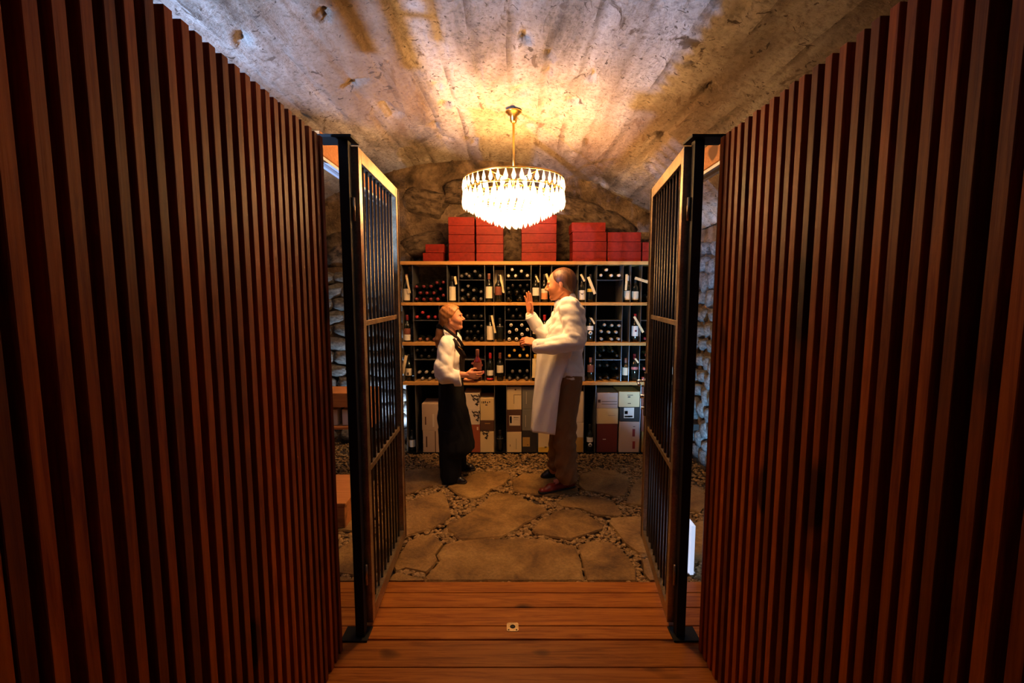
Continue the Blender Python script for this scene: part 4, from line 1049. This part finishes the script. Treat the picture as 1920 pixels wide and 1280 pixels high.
# ------------------------------------------------------------ the woman
WY = 3.96
def wp(x, y, dy=0): return P(x, y, WY + dy)
org = Vector((wp(848, 900).x, WY, 0))
wom = thing('person', 'fair-haired woman in white shirt and long black apron, holding a bottle, facing the man', 'person', org)
hc = wp(847.5, 595.5); yaw = .04 - .15; pit = .12; hs = .93
parts = head_parts(hc, yaw, pit, hs, wp(843, 638), .047)
bp = [prim(wp(845,652), wp(846,700), .055, .06, (1,1.2,1)), prim(wp(846,712,-.03), wp(846,800,-.06), .05, .045), prim(wp(846,800,-.08), wp(846,893,-.10), .05, .028),
      prim(wp(850,712,.03), wp(856,800,.07), .05, .045), prim(wp(856,800,.09), wp(864,872,.13), .05, .028),
      prim(wp(838,645,-.14), wp(833,699,-.19), .038, .034), prim(wp(833,699,-.19), wp(876,703,-.20), .034, .024),
      prim(wp(842,645,.14), wp(838,700,.19), .038, .034), prim(wp(838,700,.19), wp(872,712,.03), .034, .024), prim(wp(843,638), wp(844,652), .042, .05),
      prim(wp(848,898,-.12), wp(858,902,-.13), .026, .020)]
parts.append(sdf_mesh(bp, .009, .025))
BC = wp(895.5, 700, -.115)                     # axis of the held bottle
parts.append(sdf_mesh(hand_parts(wp(874,702.5,-.205), (1,.10,-.10), (-.1,1,0), (0,.12,1), (.42,.46,.50,.55), .5, .92, .05), .0035, .009))
parts.append(sdf_mesh(hand_parts(wp(872,713,.00), (.85,-.55,.0), (.4,.2,.9), (.5,.8,0), (.25,.25,.3,.3), .4, .88), .0035, .009))
sdf_obj('body', parts, 'skin', wom, org); eyes(hc, yaw, pit, hs, wom, org)
hp_ = [ell((-.014,0,.036), (.107,.086,.096)), ell((-.062,0,-.015), (.055,.068,.072)), prim((-.10,0,-.04), (-.135,0,-.075), .026, .022)]
V, F = sdf_mesh(hp_, .004, .03, clips=[((.078,0,.058), (1,0,-.62)), ((.006,0,-.012), (.80,0,-.60))], disp=lambda X, Y, Z: .0012*np.sin(X*90 + 110*Z))
# strands falling beside the forehead, and the ponytail
M_ = np.array(xf(hc, yaw, pit, hs)); HV = [(V @ M_[:3,:3].T + M_[:3,3], F)]
V, F = sdf_mesh([prim(wp(824,611), wp(824,622), .024, .026), prim(wp(824,622), wp(821,636), .028, .026), prim(wp(821,636), wp(819,650), .026, .010)], .005, .02,
                disp=None)
HV.append((V, F)); sdf_obj('hair', HV, 'hair_blond', wom, org)
V, F = sdf_mesh([prim(wp(824,612), wp(825,614), .028, .028)], .005, .01); sdf_obj('hair_tie', [(V, F)], 'black_cloth', wom, org)
# shirt
cuffp = wp(862, 709, -.19)
sh = [prim(wp(843,647), wp(846,670), .088, .100, (1,1.30,1)), prim(wp(846,670), wp(846,705), .100, .095, (1,1.3,1)), prim(wp(840,640,-.10), wp(843,640,.10), .052, .052),
      prim(wp(838,648,-.13), wp(832,690,-.19), .066, .073), prim(wp(832,690,-.19), wp(834,702,-.195), .073, .068), prim(wp(834,702,-.195), wp(864,708,-.20), .064, .050),
      prim(wp(842,648,.13), wp(838,695,.19), .062, .064), prim(wp(838,695,.19), wp(860,708,.10), .060, .048)]
V, F = sdf_mesh(sh, .0075, .025, clips=[(wp(864,710,-.19), (1,0,.10)), (wp(846,716), (0,0,-1))], disp=lambda X, Y, Z: folds(.010, 36, 44, 2)(X, Y, Z))
sdf_obj('shirt', [(V, F)], 'white_cloth', wom, org)
# turned-up cuff hanging open
V, F = sdf_mesh([prim(wp(853,711,-.20), wp(863,712,-.205), .060, .055, (1,.8,1))], .006, .01, clips=[(wp(864,708,-.2), (1,0,.12)), (wp(850,712,-.2), (-1,0,-.2))])
sdf_obj('cuff', [(V, F)], 'white_cloth', wom, org)
# collar wings
def plate(name, pts, mat, parent, org, th=.004):
    n = len(pts); V = [Vector(p) - org for p in pts] + [Vector(p) - org + Vector((0, th, 0)) for p in pts]
    F = [tuple(range(n)), tuple(range(2*n-1, n-1, -1))] + [(i, (i+1) % n, n+(i+1) % n, n+i) for i in range(n)]
    return link_mesh(name, V, F, mat, parent)
plate('collar', [wp(832,617,-.045), wp(838,621,-.075), wp(846,629,-.105), wp(857,635.5,-.115), wp(854,638,-.122), wp(842,639.5,-.130), wp(836,632,-.115), wp(831.5,622,-.075)], 'white_cloth', wom, org, .008)
plate('collar', [wp(858,622,-.05), wp(865,632,-.05), wp(866,640,-.05), wp(868,648,-.06), wp(862,645,-.08), wp(857,634,-.08)], 'white_cloth', wom, org, .008)
# black bib and halter strap
bb_ = [prim(wp(849,668), wp(850,704), .103, .098, (1,1.28,1)), prim(wp(846,648), wp(849,668), .090, .103, (1,1.22,1))]
V, F = sdf_mesh(bb_, .0075, .02, clips=[(wp(861,668), (-1,-.0,.95*.75)), (wp(864,668), (-1,0,0)), (wp(850,718), (0,0,-1)), (wp(862,645), (-.55,0,1))])
sdf_obj('bib', [(V, F)], 'vest_cloth', wom, org)
def strip(name, pts, w_, mat):
    V = []
    for i, (x, y, dy) in enumerate(pts):
        a = wp(*pts[max(0,i-1)]); b = wp(*pts[min(len(pts)-1,i+1)]); d = (b-a).normalized(); n = Vector((d.z,0,-d.x)).normalized()*w_/2; c = wp(x,y,dy)
        V += [c-n-org, c+n-org]
    o = link_mesh(name, V, [(2*i,2*i+1,2*i+3,2*i+2) for i in range(len(pts)-1)], mat, wom, True)
    s_ = o.modifiers.new('t', 'SOLIDIFY'); s_.thickness = .006; return o
strip('strap', [(831,612,-.06),(834,615,-.085),(841,620,-.10),(850,627,-.105),(857,633,-.10),(864,642,-.085),(868,650,-.07)], .026, 'vest_cloth')
strip('strap', [(848,636,-.145),(854,645,-.148),(861,655,-.142),(867,664,-.125),(871,672,-.11)], .045, 'vest_cloth')
V, F = sdf_mesh([prim(wp(860,650,-.150), wp(867,655.5,-.145), .0035, .002)], .0015, .003); sdf_obj('badge', [(V, F)], 'brass', wom, org)
# long black apron over black trousers
sk = [prim(wp(845,716), wp(850,780), .100, .130, (1,1.22,1)), prim(wp(850,780), wp(857,834), .130, .155, (1,1.2,1))]
V, F = sdf_mesh(sk, .009, .03, clips=[(wp(880,843), (.45,0,-1)), (wp(845,712), (0,0,1))], disp=folds(.008, 34, 8, 3))
sdf_obj('apron', [(V, F)], 'black_cloth', wom, org)
tp = [prim(wp(845,800,-.06), wp(845,893,-.10), .105, .088), prim(wp(850,800,.07), wp(860,868,.13), .10, .07)]
V, F = sdf_mesh(tp, .009, .03, clips=[(wp(848,900,-.1), (0,0,-1)), (wp(845,798), (0,0,1))], disp=folds(.007, 30, 10, 5))
sdf_obj('trousers', [(V, F)], 'black_cloth', wom, org)
shoe(fl(832,900), fl(877,906), 'black_leather', wom, org, .036, True); shoe(fl(858,877), fl(893,882), 'black_leather', wom, org, .036, True)
# held bottle
zb = P(895.5, 713, WY-.115).z; ht = P(896, 655, WY-.115).z - zb
make_bottle('wine bottle with brown label held in the woman\'s hands', 'bottle', (BC.x, BC.y, zb), 'cap_brown', 'red_wine_glass', ht, .037, [(ht*.36, ht*.60, 'label_brown')])
